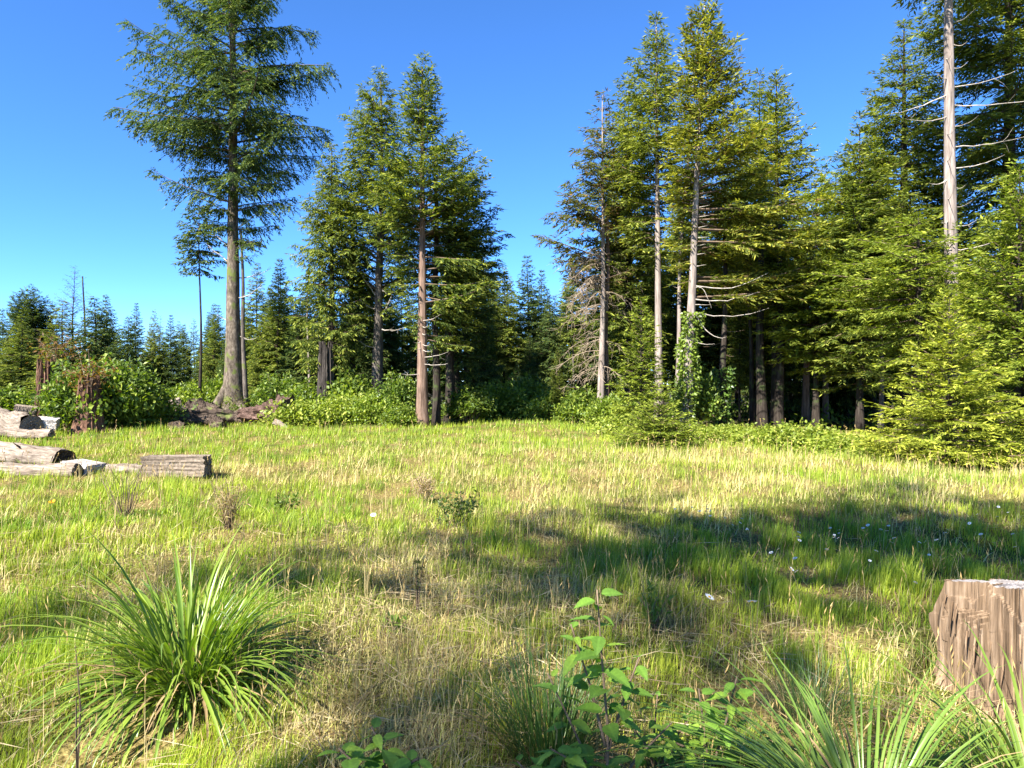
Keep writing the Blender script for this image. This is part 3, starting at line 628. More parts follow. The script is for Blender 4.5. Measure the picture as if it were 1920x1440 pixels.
shrub(2, 235, 25.5, "dark leafy bramble at the right end of the stump thicket", 1.4, 1.2, "bramble", rz=1)
shrub(0, 275, 26.5, "low dark bramble between the stump thicket and the square-cut log", 1.2, 1.0, "bramble", rz=2)
shrub(0, 15, 27, "green shrub behind the log heap at the left edge", 1.3, .9)
shrub(1, 345, 37, "bright fern clump under the thin pine", 1.5, 1.2, rz=1)
shrub(1, 410, 38, "bright shrub left of the towering spruce's trunk", 1.3, 1.7, rz=2)
shrub(3, 560, 27, "light green shrub right of the shattered red log", 1.1, 1.2)
for i, (px, D, k, s, h, lab) in enumerate((
    (520, 33, 2, 1.4, 1.1, "dark green shrub behind the shattered red log"),
    (575, 31.5, 0, 1.3, 1.1, "shrub at the left foot of the old grey snag"),
    (650, 29, 3, 1.2, 1.3, "pale green shrub in front of the old grey snag"),
    (655, 31, 0, 1.3, 1.4, "taller shrub right behind the pale one by the grey snag"),
    (700, 28.5, 1, 1.1, 1.2, "round shrub at the foot of the twisted spruce"),
    (745, 29, 2, 1.2, 1.2, "upright shrub between the twisted spruce and the reddish trunk"),
    (755, 27, 0, .8, .9, "small dark shrub left of the reddish trunk's foot"),
    (880, 29, 2, 1.2, .9, "shaded shrub right of the dark trunks"),
    (930, 32, 1, 1.4, 1.3, "sunlit shrub at the left of the centre gap"),
    (985, 34, 0, 1.4, 1.2, "shrub low in the middle of the centre gap"),
    (1040, 31, 1, 1.4, 1.1, "light shrub at the right of the centre gap"),
    (1095, 28.5, 0, 1.1, 1.1, "shrub left of the dying spruce's foot"),
    (1150, 25, 1, 1.0, 1.3, "bright shrub right of the dying spruce's foot"),
    (1180, 22, 3, .9, 1.0, "low yellow-green shrub left of the dwarf spruce"),
    (1315, 20.5, 3, .6, .9, "small yellow-green shrub right of the dwarf spruce"),
    (1300, 24.5, 2, 1.0, 1.5, "tall shrub behind the ivy-clad redwood's foot"),
    (1375, 21, 3, .6, .9, "small leafy shrub in front of the ivy-footed dark trunk"),
    (1450, 18.8, 3, .9, .75, "low bramble mound left of the shade's edge under the layered fir"),
    (1500, 18, 3, .95, .9, "rounded bramble mound in front of the right-hand wood's shade"),
    (1560, 17, 3, .9, .7, "low bramble mound left of the bright young spruce"),
    (1605, 16.2, 3, .7, .6, "small bramble patch touching the bright young spruce's left side"))):
    shrub(k, px, D, lab, s, h, rz=i*1.1)
# shaded undergrowth: one mass nobody could count
def undergrowth():
    rs = np.random.RandomState(77); g = Geo(); n = 30000
    x = rs.uniform(-38, 42, n); y = rs.uniform(29, 52, n)
    d2 = fbm(x, y, 5, .12)
    edge = 30+2.0*fbm(x, 0*x, 3, .06)-np.clip((x-6)*.75, 0, 8)
    y = edge+(y-29)*.9
    h = np.clip(.35+.75*d2, .05, 1.1)*rs.rand(n)
    q = np.stack([x, y, gz(x, y)+h], 1); d = unit(rs.randn(n, 3)*.7+np.array([0, -.2, .3]))
    cc = rs.rand(n, 1); c = np.array([.065, .105, .018])*(1-cc)+np.array([.17, .23, .035])*cc
    kites(g, q, d, rs.uniform(.12, .3, n), rs.uniform(.07, .15, n), c, rs, nj=.6)
    o = ob("undergrowth", g.mesh("undergrowth", [M_leaf])); tag(o, "leafy green undergrowth covering the forest floor", "undergrowth", kind="stuff")
undergrowth()
# trees standing behind the viewer; their shade falls on the meadow
SHADE = [proto(131, 16, .54, 1.9, M_barkd, .09, shape=.6, **dict(MID, **dict(LO, dens=5.8, keep=.72, jit=.6))),
         proto(133, 16, .55, 2.6, M_barkd, .08, shape=.5, **dict(MID, **dict(LO, dens=4.5, keep=.55, jit=.7, lat=.3))),
         proto(132, 16, .70, 1.5, M_barkd, .08, shape=.5, **dict(MID, **dict(LO, dens=9, keep=.85, jit=.5)))]
def shade_base(p, t_tip, H):      # foot of a tree whose tip's shadow falls t_tip metres down-sun, p metres across
    t = t_tip-1.035*H; return (.766*p+.643*t, -.643*p+.766*t)
for i, (p, tt, H, wd, k) in enumerate(((-2.4, 12.2, 16.0, 1.2, 0), (-4.9, 9.8, 14.0, .65, 0), (-.85, 11.8, 16.0, 1.15, 2), (-1.2, 3.4, 12.0, .8, 1), (-3.8, 1.1, 12.0, .8, 2), (-3.5, 8.8, 15.5, .75, 2), (-1.9, 5.6, 16.5, .7, 1), (-5.6, 5.4, 17.0, .6, 1))):
    x, y = shade_base(p, tt, H)
    t = thing("shade_conifer", "conifer behind the viewer that shades the near meadow", "tree", (x, y, G(x, y)), i*1.3, "conifers behind the viewer", (H/16*wd, H/16*wd, H/16))
    ob("trunk", SHADE[k][0], t); ob("crown", SHADE[k][1], t)

# ------------------------------------------------------------------ logs, stumps, timber
def log(name, label, a, b, r0, r1, mat, seed=0, rough=.10, ridges=0, cutmat=None, hollow=0, n=40, cat="log", rings=40, extra=None):
    a = np.array(a, float); b = np.array(b, float); L = np.linalg.norm(b-a)
    c = (a+b)/2
    t = thing(name, label, cat, tuple(c))
    d = b-a; t.rotation_euler = Vector(d).to_track_quat('X', 'Z').to_euler()
    rs = np.random.RandomState(seed); s = np.linspace(0, 1, rings)
    P = np.stack([(s-.5)*L, .02*L*np.sin(s*4+seed), .012*L*np.sin(s*7+seed)], 1)
    R = r0+(r1-r0)*s; R = R*(1+.05*np.sin(s*11+seed)+.04*rs.randn(rings))
    g = Geo(); tube(g, P, R, n, (1, 1, 1), 0, rough, seed, False, ridges)
    ob("log_body", g.mesh("log_body", [mat], mat is M_logpale), t)
    # end faces: rough concave discs
    for e, (row, sg) in enumerate(((0, -1), (rings-1, 1))):
        g = Geo(); k = 9; aa = np.linspace(0, 6.2832, n, endpoint=False); V = []
        Vb = None
        for q in range(k):
            f = 1-q/(k-1); rr_ = R[row]*f*.985
            x = P[row, 0]+sg*(-.004-(hollow*(1-f**2) if f < .8 else 0)+.012*rs.randn(n)*(f > .1)*(q > 0))
            V.append(np.stack([np.broadcast_to(x, n), P[row, 1]+rr_*np.cos(aa), P[row, 2]+rr_*np.sin(aa)], 1))
        V = np.concatenate(V); i, j = np.meshgrid(np.arange(k-1), np.arange(n), indexing='ij')
        Fq = np.stack([i*n+j, i*n+(j+1) % n, (i+1)*n+(j+1) % n, (i+1)*n+j], -1).reshape(-1, 4)
        g.add(V, Fq); ob("log_end", g.mesh("log_end", [cutmat or mat]), t)
    return t
def timber(name, label, loc, size, rz, mat, seed, grooves=8, tilt=(0, 0), cat="timber"):
    """weathered block: grain ridges on its long faces, ragged ends"""
    t = thing(name, label, cat, loc, rz); t.rotation_euler = (tilt[0], tilt[1], rz)
    rs = np.random.RandomState(seed); lx, ly, lz = size; nx, nr = 34, 12
    prof = []
    for side in range(4):
        for k in range(nr):
            f = k/nr
            y, z = [(-.5+f, 0), (.5, f), (.5-f, 1), (-.5, 1-f)][side]; prof.append((y*ly, z*lz))
    prof = np.array(prof); m = len(prof); cen = np.array([0, lz/2])
    offs = rs.uniform(-1, 1, m)*.018*min(ly, lz)+np.where(rs.rand(m) < .15, -.05*min(ly, lz), 0)
    dirs = unit(prof-cen); V = []
    for i in range(nx):
        x = (-.5+i/(nx-1))*lx
        pr = prof+dirs*(offs+.012*min(ly, lz)*rs.randn(m))[:, None]
        xx = np.full(m, x)
        if i in (0, nx-1): xx = xx+rs.uniform(-.02, .02, m)*lx*1.2
        V.append(np.stack([xx, pr[:, 0], pr[:, 1]], 1))
    V = np.concatenate(V); i, j = np.meshgrid(np.arange(nx-1), np.arange(m), indexing='ij')
    Fq = np.stack([i*m+j, (i+1)*m+j, (i+1)*m+(j+1) % m, i*m+(j+1) % m], -1).reshape(-1, 4)
    g = Geo(); g.add(V, Fq); ob("timber_body", g.mesh("timber_body", [mat]), t)
    for e, row in enumerate((0, nx-1)):
        g = Geo(); ring = V[row*m:(row+1)*m]; c = ring.mean(0); k = 5
        VV = np.concatenate([ring*(1-q/(k-1))*.999+c*(q/(k-1))+(rs.randn(m, 3)*np.array([.008, 0, 0]) if q else 0) for q in range(k)])
        i, j = np.meshgrid(np.arange(k-1), np.arange(m), indexing='ij')
        Fq = np.stack([i*m+j, i*m+(j+1) % m, (i+1)*m+(j+1) % m, (i+1)*m+j], -1).reshape(-1, 4)
        g.add(VV, Fq); ob("sawn_end", g.mesh("sawn_end", [mat]), t)
    return t
def splinters(parent, p, n, L, mat, seed, spread=.3, up=.5, name="splinter", dirv=(1, 0, 0)):
    rs = np.random.RandomState(seed)
    for i in range(n):
        d = unit(np.array(dirv)+rs.randn(3)*spread+np.array([0, 0, up*rs.rand()])); q = np.array(p)+rs.randn(3)*.08
        g = Geo(); tube(g, [q, q+d*L*.5+rs.randn(3)*.02, q+d*L*rs.uniform(.7, 1.1)], [.03, .022, .004], 5, (1, 1, 1), 0, .2, i); ob(name, g.mesh(name, [mat]), parent)

D = 13.6
l1 = log("fallen_log", "long bleached log lying at the left edge with a hollow dark end", (W(-190, 812, 15.4)[0], 15.4, .22), (W(112, 850, 13.2)[0], 13.2, .18), .26, .23, M_logpale, 3, .09, 4, M_logdark, .16)
splinters(l1, (1.75, .0, .1), 7, .4, M_logdark, 2, .5, .6)
def cut_block():
    t = timber("sawn_block", "white freshly sawn wedge of wood at the end of the bleached log", (W(146, 870, 12.6)[0], 12.75, G(-7.6, 12.7)-.02), (.55, .45, .2), -.25, M_cut, 5, tilt=(0, .12))
    return t
cut_block()
log("fallen_log", "low half-buried pale log in front of the long bleached log", (W(-160, 868, 13.4)[0], 13.2, .08), (W(165, 880, 12.6)[0], 12.4, .05), .16, .13, M_logpale, 7, .13, 3)
log("fallen_log", "thin weathered log between the sawn wedge and the square timber", (W(175, 872, 12.8)[0], 12.95, .06), (W(268, 876, 12.6)[0], 12.7, .05), .10, .09, M_logpale, 9, .12, 3)
tb = timber("square_timber", "short weathered square timber block lying in the meadow grass at left", (W(332, 893, 12.5)[0], 12.5, G(-5.9, 12.5)-.02), (1.06, .4, .36), .06, M_slab, 11)
# heap at the far left
log("log_heap_trunk", "big cracked pale log with its butt towards the viewer at the left edge", (W(-130, 745, 25)[0], 26, .6), (W(60, 790, 22)[0], 22.2, .2), .52, .36, M_logpale, 13, .14, 5)
timber("wood_chunk", "grey square-ended chunk on top of the left log heap", (W(46, 770, 24)[0], 24, .42), (.62, .5, .45), .5, M_slab, 15, tilt=(.1, .15), cat="log")
timber("wood_chunk", "small white sawn chunk low beside the left log heap", (W(84, 795, 22.5)[0], 22.6, .2), (.6, .4, .32), .3, M_cut, 17, tilt=(.2, .1), cat="log")
log("fallen_log", "slender pale log at the foot of the left log heap", (W(-60, 795, 21.5)[0], 21.6, .12), (W(100, 796, 21)[0], 21.0, .12), .16, .12, M_logpale, 19, .14, 3)
# pile round the towering spruce
timber("square_cut_log", "square-cut grey log end sticking up left of the towering spruce", (W(324, 775, 28)[0], 28.2, .35), (.75, .65, .6), .45, M_logpale, 21, tilt=(.1, -.35), cat="log")
log("fallen_log", "long rotting log lying in front of the towering spruce", (W(308, 790, 27)[0], 27, .3), (W(478, 792, 28.5)[0], 28.6, .2), .3, .3, M_logdark, 23, .16, 4)
log("fallen_log", "dark mossy log behind the long rotting one, against the towering spruce", (W(345, 765, 31)[0], 31.5, .45), (W(410, 765, 30.5)[0], 30.6, .35), .4, .3, M_logdark, 25, .18, 3)
ls = log("shattered_log", "shattered reddish stump piece lying right of the towering spruce", (W(448, 785, 28)[0], 28.2, .35), (W(545, 782, 27)[0], 27, .5), .22, .52, M_logred, 27, .2, 6)
splinters(ls, (.5, .2, .3), 14, .7, M_logred, 6, .5, .5)
log("broken_root", "small dark broken root piece in the grass below the rotting log", (W(320, 806, 25)[0], 25, .1), (W(342, 812, 24)[0], 24.3, .08), .16, .14, M_logdark, 29, .2, 3)
log("broken_root", "pale broken root below the shattered reddish piece", (W(515, 800, 25.5)[0], 25.6, .22), (W(535, 815, 24.5)[0], 24.8, .05), .1, .06, M_logpale, 31, .2, 3)
log("broken_root", "dark broken root lying between the rotting log and the shattered piece", (W(395, 800, 26)[0], 26, .25), (W(415, 815, 25)[0], 25.2, .1), .2, .14, M_logdark, 33, .25, 3)

def snag(name, label, px, D, topy, r, mat, seed, spikes=.35, cat="stump", taper=.7):
    """tall old stump with grooved sides and a jagged, hollow top"""
    X = (px-960)/F*D; zg = G(X, D); H = CAMZ-(topy-HZ)/F*D-zg
    t = thing(name, label, cat, (X, D, zg)); rs = np.random.RandomState(seed); n, k = 64, 30
    a = np.linspace(0, 6.2832, n, endpoint=False)
    top = H*(1-spikes*np.clip(.5+.5*np.sin(a*3+seed)+.5*np.sin(a*7+seed*2)+.5*rs.randn(n), 0, 1.6)/1.6)
    groove = 1+.10*np.sin(a*5+seed)+.07*np.sin(a*11+seed*3)+.05*rs.randn(n)
    g = Geo(); V = []
    for i in range(k):
        f = i/(k-1); z = -.1+(top+.1)*f; rr_ = r*groove*(1-(1-taper)*f)*(1+.35*np.exp(-z/.35))*(1+.02*rs.randn(n))
        V.append(np.stack([rr_*np.cos(a), rr_*np.sin(a), z], 1))
    for i in range(6):                                      # hollow inside
        f = i/5; V.append(np.stack([V[k-1][:, 0]*(.78-.1*f), V[k-1][:, 1]*(.78-.1*f), top*(1-.35*f)-.02], 1))
    V = np.concatenate(V); kk = k+6
    i, j = np.meshgrid(np.arange(kk-1), np.arange(n), indexing='ij')
    Fq = np.stack([i*n+j, i*n+(j+1) % n, (i+1)*n+(j+1) % n, (i+1)*n+j], -1).reshape(-1, 4)
    g.add(V, Fq); b = (kk-1)*n; c = np.array([[0, 0, H*.4]])
    me_name = "stump_body"
    V2 = np.concatenate([V[b:b+n], c]); jj = np.arange(n)
    g.add(V2, np.stack([jj, (jj+1) % n, np.full(n, n), np.full(n, n)], -1))
    ob(me_name, g.mesh(me_name, [mat]), t); return t
snag("old_snag", "tall grey grooved old snag standing in the shade left of the twisted spruce", 612, 30.5, 640, .36, M_snag, 3, .25)
snag("old_stump", "jagged reddish-brown old stump, left one in the bramble thicket", 86, 25.5, 672, .36, M_snagr, 5, .35)
snag("old_stump", "dark old stump smothered in leafy vines, right one in the bramble thicket", 168, 23.5, 700, .4, M_snagr, 7, .25)
def rusty_fern(px, py, D, seed, label):
    X, Y, Z = W(px, py, D); rs = np.random.RandomState(seed); g = Geo(); n = 240
    q = np.array([0, 0, 0])+rs.randn(n, 3)*np.array([.45, .3, .28]); d = unit(rs.randn(n, 3)+np.array([0, -.2, -.2]))
    cc = rs.rand(n, 1); kites(g, q, d, rs.uniform(.1, .22, n), rs.uniform(.04, .09, n), np.array([.11, .05, .02])*(1-cc)+np.array([.22, .13, .035])*cc, rs)
    for i in range(9): tube(g, [(0, .1, -.5), rs.randn(3)*.2, rs.randn(3)*np.array([.5, .3, .3])], [.012, .009, .004], 4, (1, 1, 1), 1)
    t = thing("withered_bramble", label, "shrub", (X, Y, Z)); ob("foliage", g.mesh("foliage", [M_leaf, M_twig]), t)
rusty_fern(105, 655, 25.2, 1, "rust-coloured withered bramble above the left jagged stump")
rusty_fern(168, 698, 23.1, 2, "orange-brown withered bramble on top of the right vine-covered stump")

# the cut stump in the right foreground
def near_stump():
    X, Y = 2.74, 3.62; zg = G(X, Y)
    t = thing("cut_stump", "sawn tree stump with stripped tan sides and grey weathered top at lower right", "stump", (X, Y, zg))
    rs = np.random.RandomState(2); n, k = 400, 84
    a = np.linspace(0, 2*math.pi, n, endpoint=False); H = .575
    r0 = .455
    lobes = 1+.05*np.sin(a*2+1)+.045*np.sin(a*5+.4)+.03*np.sin(a*9+2)
    fine = np.convolve(np.tile(rs.randn(n), 3), np.ones(3)/3, 'same')[n:2*n]*.011+.010*np.sin(a*41+2*np.sin(a*7))
    crack = -.05*np.exp(-((np.mod(a*7.3+np.sin(a*3), 1.0)-.5)/.06)**2)
    # the rim steps down towards the left where a slab has split away
    dist = np.abs(np.angle(np.exp(1j*(a-math.pi*1.02))))
    step = np.clip((dist-.30)/.04, 0, 1)
    V = []
    cells = np.convolve(np.tile(rs.uniform(-1, 1, n//5), 3), [.2, .6, .2], 'same')[n//5:2*(n//5)]
    plate = np.repeat(cells, 5); ph = np.repeat(rs.uniform(0, 6.28, n//5), 5); fib = rs.randn(n)
    for i in range(k):
        f = i/(k-1); z = f*H
        wob = .02*np.sin(z*9+a*4)+.010*np.sin(z*23+a*9)
        rr_ = r0*lobes*(1+.05*np.exp(-z/.08)-.03*f)+fine*(1+.6*np.sin(z*14+a*20))+crack*(.5+.5*np.sin(z*5+a*13))+wob*.35
        cut = (1-step)*np.clip((z-.40-.03*np.sin(a*60))/.012, 0, 1)*.085          # recessed upper left
        cut = cut+.018*np.clip((z-.44+.09*np.sin(a*3+1)+.03*np.sin(a*17))/.012, 0, 1)
        rr_ = rr_-cut+.012*plate*(.4+.6*(np.sin(z*7+ph) > -.2))+.0025*fib*(.5+.5*np.sin(z*31+ph*3))
        zz = z+(f > .99)*(.005*np.sin(a*13)+.002*rs.randn(n))+f*(-.012*np.cos(a)-.085*np.sin(a))
        V.append(np.stack([rr_*np.cos(a), rr_*np.sin(a), zz-.05*(i == 0)], 1))
    V = np.concatenate(V); i, j = np.meshgrid(np.arange(k-1), np.arange(n), indexing='ij')
    Fq = np.stack([i*n+j, i*n+(j+1) % n, (i+1)*n+(j+1) % n, (i+1)*n+j], -1).reshape(-1, 4)
    g = Geo(); g.add(V, Fq); side = ob("stump_side", g.mesh("stump_side", [M_stump], False), t)
    ring = V[-n:]; k2 = 26; VV = []
    for q in range(k2):
        f = 1-q/(k2-1); p = ring*np.array([f, f, 0]); zt = H-.004+(ring[:, 2]-H)*f
        p[:, 2] = zt+.004*np.sin(f*70+.8*np.sin(a*3))*(q > 0)-.002*(q == 0)-.02*np.exp(-((np.mod(a*1.4+.1*np.sin(f*9), 1.0)-.5)/.03)**2)*(q > 0)*(f > .12)*f
        VV.append(p)
    VV = np.concatenate(VV); i, j = np.meshgrid(np.arange(k2-1), np.arange(n), indexing='ij')
    Fq = np.stack([i*n+j, i*n+(j+1) % n, (i+1)*n+(j+1) % n, (i+1)*n+j], -1).reshape(-1, 4)
    g = Geo(); g.add(VV, Fq); ob("cut_top", g.mesh("cut_top", [M_stumptop]), t)
    for s in range(26):                                     # loose fibre strips on the side
        aa = rs.uniform(2.8, 5.2); z = rs.uniform(.3, .52); rr_ = .455+.02; L = rs.uniform(.06, .16)
        g = Geo(); p = np.array([rr_*math.cos(aa), rr_*math.sin(aa), z]); o = np.array([math.cos(aa), math.sin(aa), 0])
        tube(g, [p, p+o*.012+np.array([.004, 0, -L*.5]), p+o*.004+np.array([rs.uniform(-.02, .02), 0, -L])], [.007, .006, .002], 5, (1.15, 1.1, 1.05), 0)
        ob("wood_splinter", g.mesh("wood_splinter", [M_stump]), side)
    for (aa, z, rad) in ((4.35, .47, .035), (4.75, .40, .05)):  # dark knot holes
        g = Geo(); p = np.array([.435*math.cos(aa), .435*math.sin(aa), z]); b = np.linspace(0, 6.2832, 14, endpoint=False)
        tv = np.array([-math.sin(aa), math.cos(aa), 0]); o = np.array([math.cos(aa), math.sin(aa), 0])
        R1 = p+o*.045+rad*(np.cos(b)[:, None]*tv*.7+np.sin(b)[:, None]*np.array([0, 0, 1.]))
        R2 = p+o*.055+rad*.75*(np.cos(b)[:, None]*tv*.7+np.sin(b)[:, None]*np.array([0, 0, 1.])); R3 = p+o*.0+rad*.5*(np.cos(b)[:, None]*tv*.7+np.sin(b)[:, None]*np.array([0, 0, 1.]))
        VV = np.concatenate([R1, R2, R3]); j = np.arange(14)
        Fq = np.concatenate([np.stack([r*14+j, r*14+(j+1) % 14, (r+1)*14+(j+1) % 14, (r+1)*14+j], -1) for r in (0, 1)])
        g.add(VV, Fq); ob("knot", g.mesh("knot", [M_snagr], True), side)
near_stump()

# ------------------------------------------------------------------ meadow grass
def straw_frac(x, y):
    d = np.hypot(x, y)
    f = .28+.6*fbm(x, y, 1, .2, 4)
    f += .38*np.exp(-((y-12.3)/2.6)**2)*np.clip((x+4)/3, 0, 1)          # pale band across the meadow
    f += .45*np.exp(-((x+.2)/1.6)**2-((y-4.0)/1.9)**2)                   # trampled dry patch in front
    f += .16*np.clip((4.2-y)/1.2, 0, 1)
    f -= .55*np.clip((y-17)/4, 0, 1)
    f -= .35*np.exp(-((x-2.6)/1.6)**2-((y-6.0)/2.2)**2)
    f -= .28*np.exp(-((x+3.2)/2.2)**2-((y-6.2)/2.5)**2)
    return np.clip(f, .03, .97)
def grass_field(name, n, seed, kind):
    rs = np.random.RandomState(seed)
    y = np.exp(rs.uniform(math.log(2.0), math.log(31), n)); x = rs.uniform(-1, 1, n)*(y*.92+.6)
    tuft = fbm(x, y, 7, 1.1, 3); sf = straw_frac(x, y); r = rs.rand(n)
    if kind == "green": keep = r < (1-sf)*(.55+.6*tuft)+.12
    else: keep = r < sf*.95+.05
    edge = 29.5-np.clip((x-4)*1.05, 0, 14)+1.2*fbm(x, 0*x, 3, .1)
    h_near = np.clip((y-1.6)/3.2, .5, 1); keep &= y < edge
    keep &= np.hypot(x-2.72, y-3.62) > .5
    keep &= ~((np.abs(x+5.88) < .55) & (np.abs(y-12.5) < .2))
    x, y, tuft, sf, h_near = x[keep], y[keep], tuft[keep], sf[keep], h_near[keep]; n = len(x)
    d = np.hypot(x, y); w = np.maximum(.0034, .00095*d)*rs.uniform(.6, 1.4, n)
    if kind == "green": h = .78*np.clip(.13+.13*tuft+.06*fbm(x, y, 12, .3, 2)+.05*np.clip((y-9)/8, 0, 1), .05, .36)*rs.uniform(.5, 1.3, n)*h_near
    else: h = .8*np.clip(.12+.11*fbm(x, y, 9, .6, 3)+.08*np.clip((y-8)/6, 0, 1), .05, .38)*rs.uniform(.4, 1.4, n)
    near = np.exp(-((y-3.4)/2.2)**2)
    a = rs.uniform(0, 6.28, n); lean = np.abs(rs.randn(n))*(.32 if kind == "green" else .45+.45*1)*(1+(.8*near if kind != "green" else 0))
    lean = np.clip(lean, 0, 2.2)
    o = np.stack([np.cos(a), np.sin(a), np.zeros(n)], 1)
    windb = np.array([.10, .05, 0])
    b = np.stack([x, y, gz(x, y)-.01], 1); up = np.array([0, 0, 1.])
    cl = np.cos(np.minimum(lean, 1.45))[:, None]; sl = np.sin(np.minimum(lean, 1.45))[:, None]
    mid = b+h[:, None]*(.55*up*(.35*1+.65*cl)+o*sl*.35)
    tip = b+h[:, None]*(up*np.maximum(cl, .05)+o*sl*.95+windb)
    fa = a+1.57+rs.randn(n)*.5; sd = np.stack([np.cos(fa), np.sin(fa), np.zeros(n)], 1)*w[:, None]*.5
    if kind == "green":
        mixv = np.clip(.5+.5*fbm(x, y, 15, .35, 3)+.35*rs.randn(n), 0, 1)[:, None]
        dist = np.clip((y-8)/10, 0, 1)[:, None]
        c = np.array([.11, .19, .018])*(1-mixv)+np.array([.27, .32, .03])*mixv
        c = c*(1-sf[:, None]*.4)+np.array([.30, .27, .06])*sf[:, None]*.4
    else:
        mixv = rs.rand(n)[:, None]
        c = np.array([.31, .24, .09])*(1-mixv)+np.array([.52, .45, .2])*mixv
        gr = (rs.rand(n, 1) < .25); c = np.where(gr, np.array([.30, .30, .07]), c)
        br = (rs.rand(n, 1) < .10*near[:, None]+.04); c = np.where(br, np.array([.16, .09, .045]), c)
    c = c*rs.uniform(1.0, 1.5, (n, 1))
    g = Geo(); nr = y < 9
    i = np.where(nr)[0]; V = np.stack([b[i]-sd[i], b[i]+sd[i], mid[i]-sd[i]*.85, mid[i]+sd[i]*.85, tip[i]], 1)
    k = np.arange(len(i))[:, None]*5
    Fq = np.concatenate([k+np.array([[0, 1, 3, 2]]), k+np.array([[2, 3, 4, 4]])])
    g.add(V, Fq, np.repeat(c[i], 5, 0))
    i = np.where(~nr)[0]; V = np.stack([b[i]-sd[i], b[i]+sd[i], tip[i]], 1); k = np.arange(len(i))[:, None]*3
    V[:, 2] = V[:, 2]
    g.add(V, k+np.array([[0, 1, 2, 2]]), np.repeat(c[i], 3, 0))
    return ob(name, g.mesh(name, [M_grass if kind == "green" else M_straw]))
tag(grass_field("meadow_grass", 500000, 1, "green"), "lush yellow-green grass covering the sunny meadow", "grass", kind="stuff")
tag(grass_field("dry_grass", 300000, 2, "straw"), "pale dry straw mixed through the meadow grass", "dry grass", kind="stuff")
def seed_stalks():
    rs = np.random.RandomState(4); n = 6500
    y = np.exp(rs.uniform(math.log(2.6), math.log(26), n)); x = rs.uniform(-1, 1, n)*(y*.85+.5)
    keep = (rs.rand(n) < .25+.75*straw_frac(x, y)) & (y < 28-np.clip((x-4)*1.05, 0, 13)); x, y = x[keep], y[keep]; n = len(x)
    h = rs.uniform(.2, .42, n); b = np.stack([x, y, gz(x, y)], 1); a = rs.uniform(0, 6.28, n)
    o = np.stack([np.cos(a), np.sin(a), np.zeros(n)], 1)*rs.uniform(.02, .3, (n, 1)); up = np.array([0, 0, 1.])
    mid = b+h[:, None]*(up*.55+o*.3); tip = b+h[:, None]*(up+o)
    w = np.maximum(.0022, .0007*y)[:, None]; fa = rs.uniform(0, 6.28, n); sd = np.stack([np.cos(fa), np.sin(fa), 0*fa], 1)*w*.5
    c = np.array([.42, .33, .15])*rs.uniform(.6, 1.25, (n, 1))
    g = Geo(); V = np.stack([b-sd, b+sd, mid-sd, mid+sd, tip], 1); k = np.arange(n)[:, None]*5
    g.add(V, np.concatenate([k+np.array([[0, 1, 3, 2]]), k+np.array([[2, 3, 4, 4]])]), np.repeat(c, 5, 0))
    dd = unit(tip-mid)
    for q in range(3):
        kites(g, tip-dd*.035*q, unit(dd+rs.randn(n, 3)*.25), .05, np.maximum(.006, .0012*y), c*np.array([1, .88, .75]), rs)
    tag(ob("seed_stalks", g.mesh("seed_stalks", [M_straw])), "thin seeding grass stalks standing above the meadow grass", "grass", kind="stuff")
seed_stalks()
def litter():
    rs = np.random.RandomState(6); n = 26000
    y = 2.0+6.0*rs.rand(n)**1.3; x = rs.uniform(-1, 1, n)*(y*.9+.5)
    keep = rs.rand(n) < straw_frac(x, y)*1.1; x, y = x[keep], y[keep]; n = len(x)
    q = np.stack([x, y, gz(x, y)+rs.uniform(.005, .09, n)], 1); a = rs.uniform(0, 6.28, n)
    d = unit(np.stack([np.cos(a), np.sin(a), rs.randn(n)*.22], 1)); cc = rs.rand(n, 1)
    g = Geo(); kites(g, q, d, rs.uniform(.1, .32, n), rs.uniform(.003, .006, n), np.array([.22, .15, .08])*(1-cc)+np.array([.5, .41, .23])*cc, rs)
    tag(ob("straw_litter", g.mesh("straw_litter", [M_straw])), "matted dead straw lying on the near ground", "straw", kind="stuff")
litter()

# ------------------------------------------------------------------ foreground tussocks
def blade_geo(g, L, w, e0, arch, seed, tint, twist=.2, az=0.0, root=(0, 0, 0), seg=10):
    rs = np.random.RandomState(seed); t = np.linspace(0, 1, seg)
    ang = e0-arch*t**1.4; dl = L/(seg-1)
    x = np.concatenate([[0], np.cumsum(np.cos(ang[:-1])*dl)]); z = np.concatenate([[0], np.cumsum(np.sin(ang[:-1])*dl)])
    yb = twist*t**2*L*.3
    wd = w*np.sin(np.clip((1-t)*2.2, 0, math.pi/2))*(.55+.45*np.minimum(1, t*4)); wd[-1] = w*.03
    nrm = np.stack([-np.sin(ang), np.zeros(seg), np.cos(ang)], 1)
    c = np.stack([x, yb, z], 1)+nrm*(-wd*.22)[:, None]; sdv = np.array([0, 1, 0])
    ca, sa = math.cos(az), math.sin(az); Rm = np.array([[ca, -sa, 0], [sa, ca, 0], [0, 0, 1]])
    V = np.stack([c+nrm*(wd*.22)[:, None]-sdv*wd[:, None]*.5, c, c+nrm*(wd*.22)[:, None]+sdv*wd[:, None]*.5], 1)
    V = V@Rm.T+np.array(root)
    i, j = np.meshgrid(np.arange(seg-1), np.arange(2), indexing='ij')
    Fq = np.stack([i*3+j, i*3+j+1, (i+1)*3+j+1, (i+1)*3+j], -1).reshape(-1, 4)
    g.add(V.reshape(-1, 3), Fq, tint)
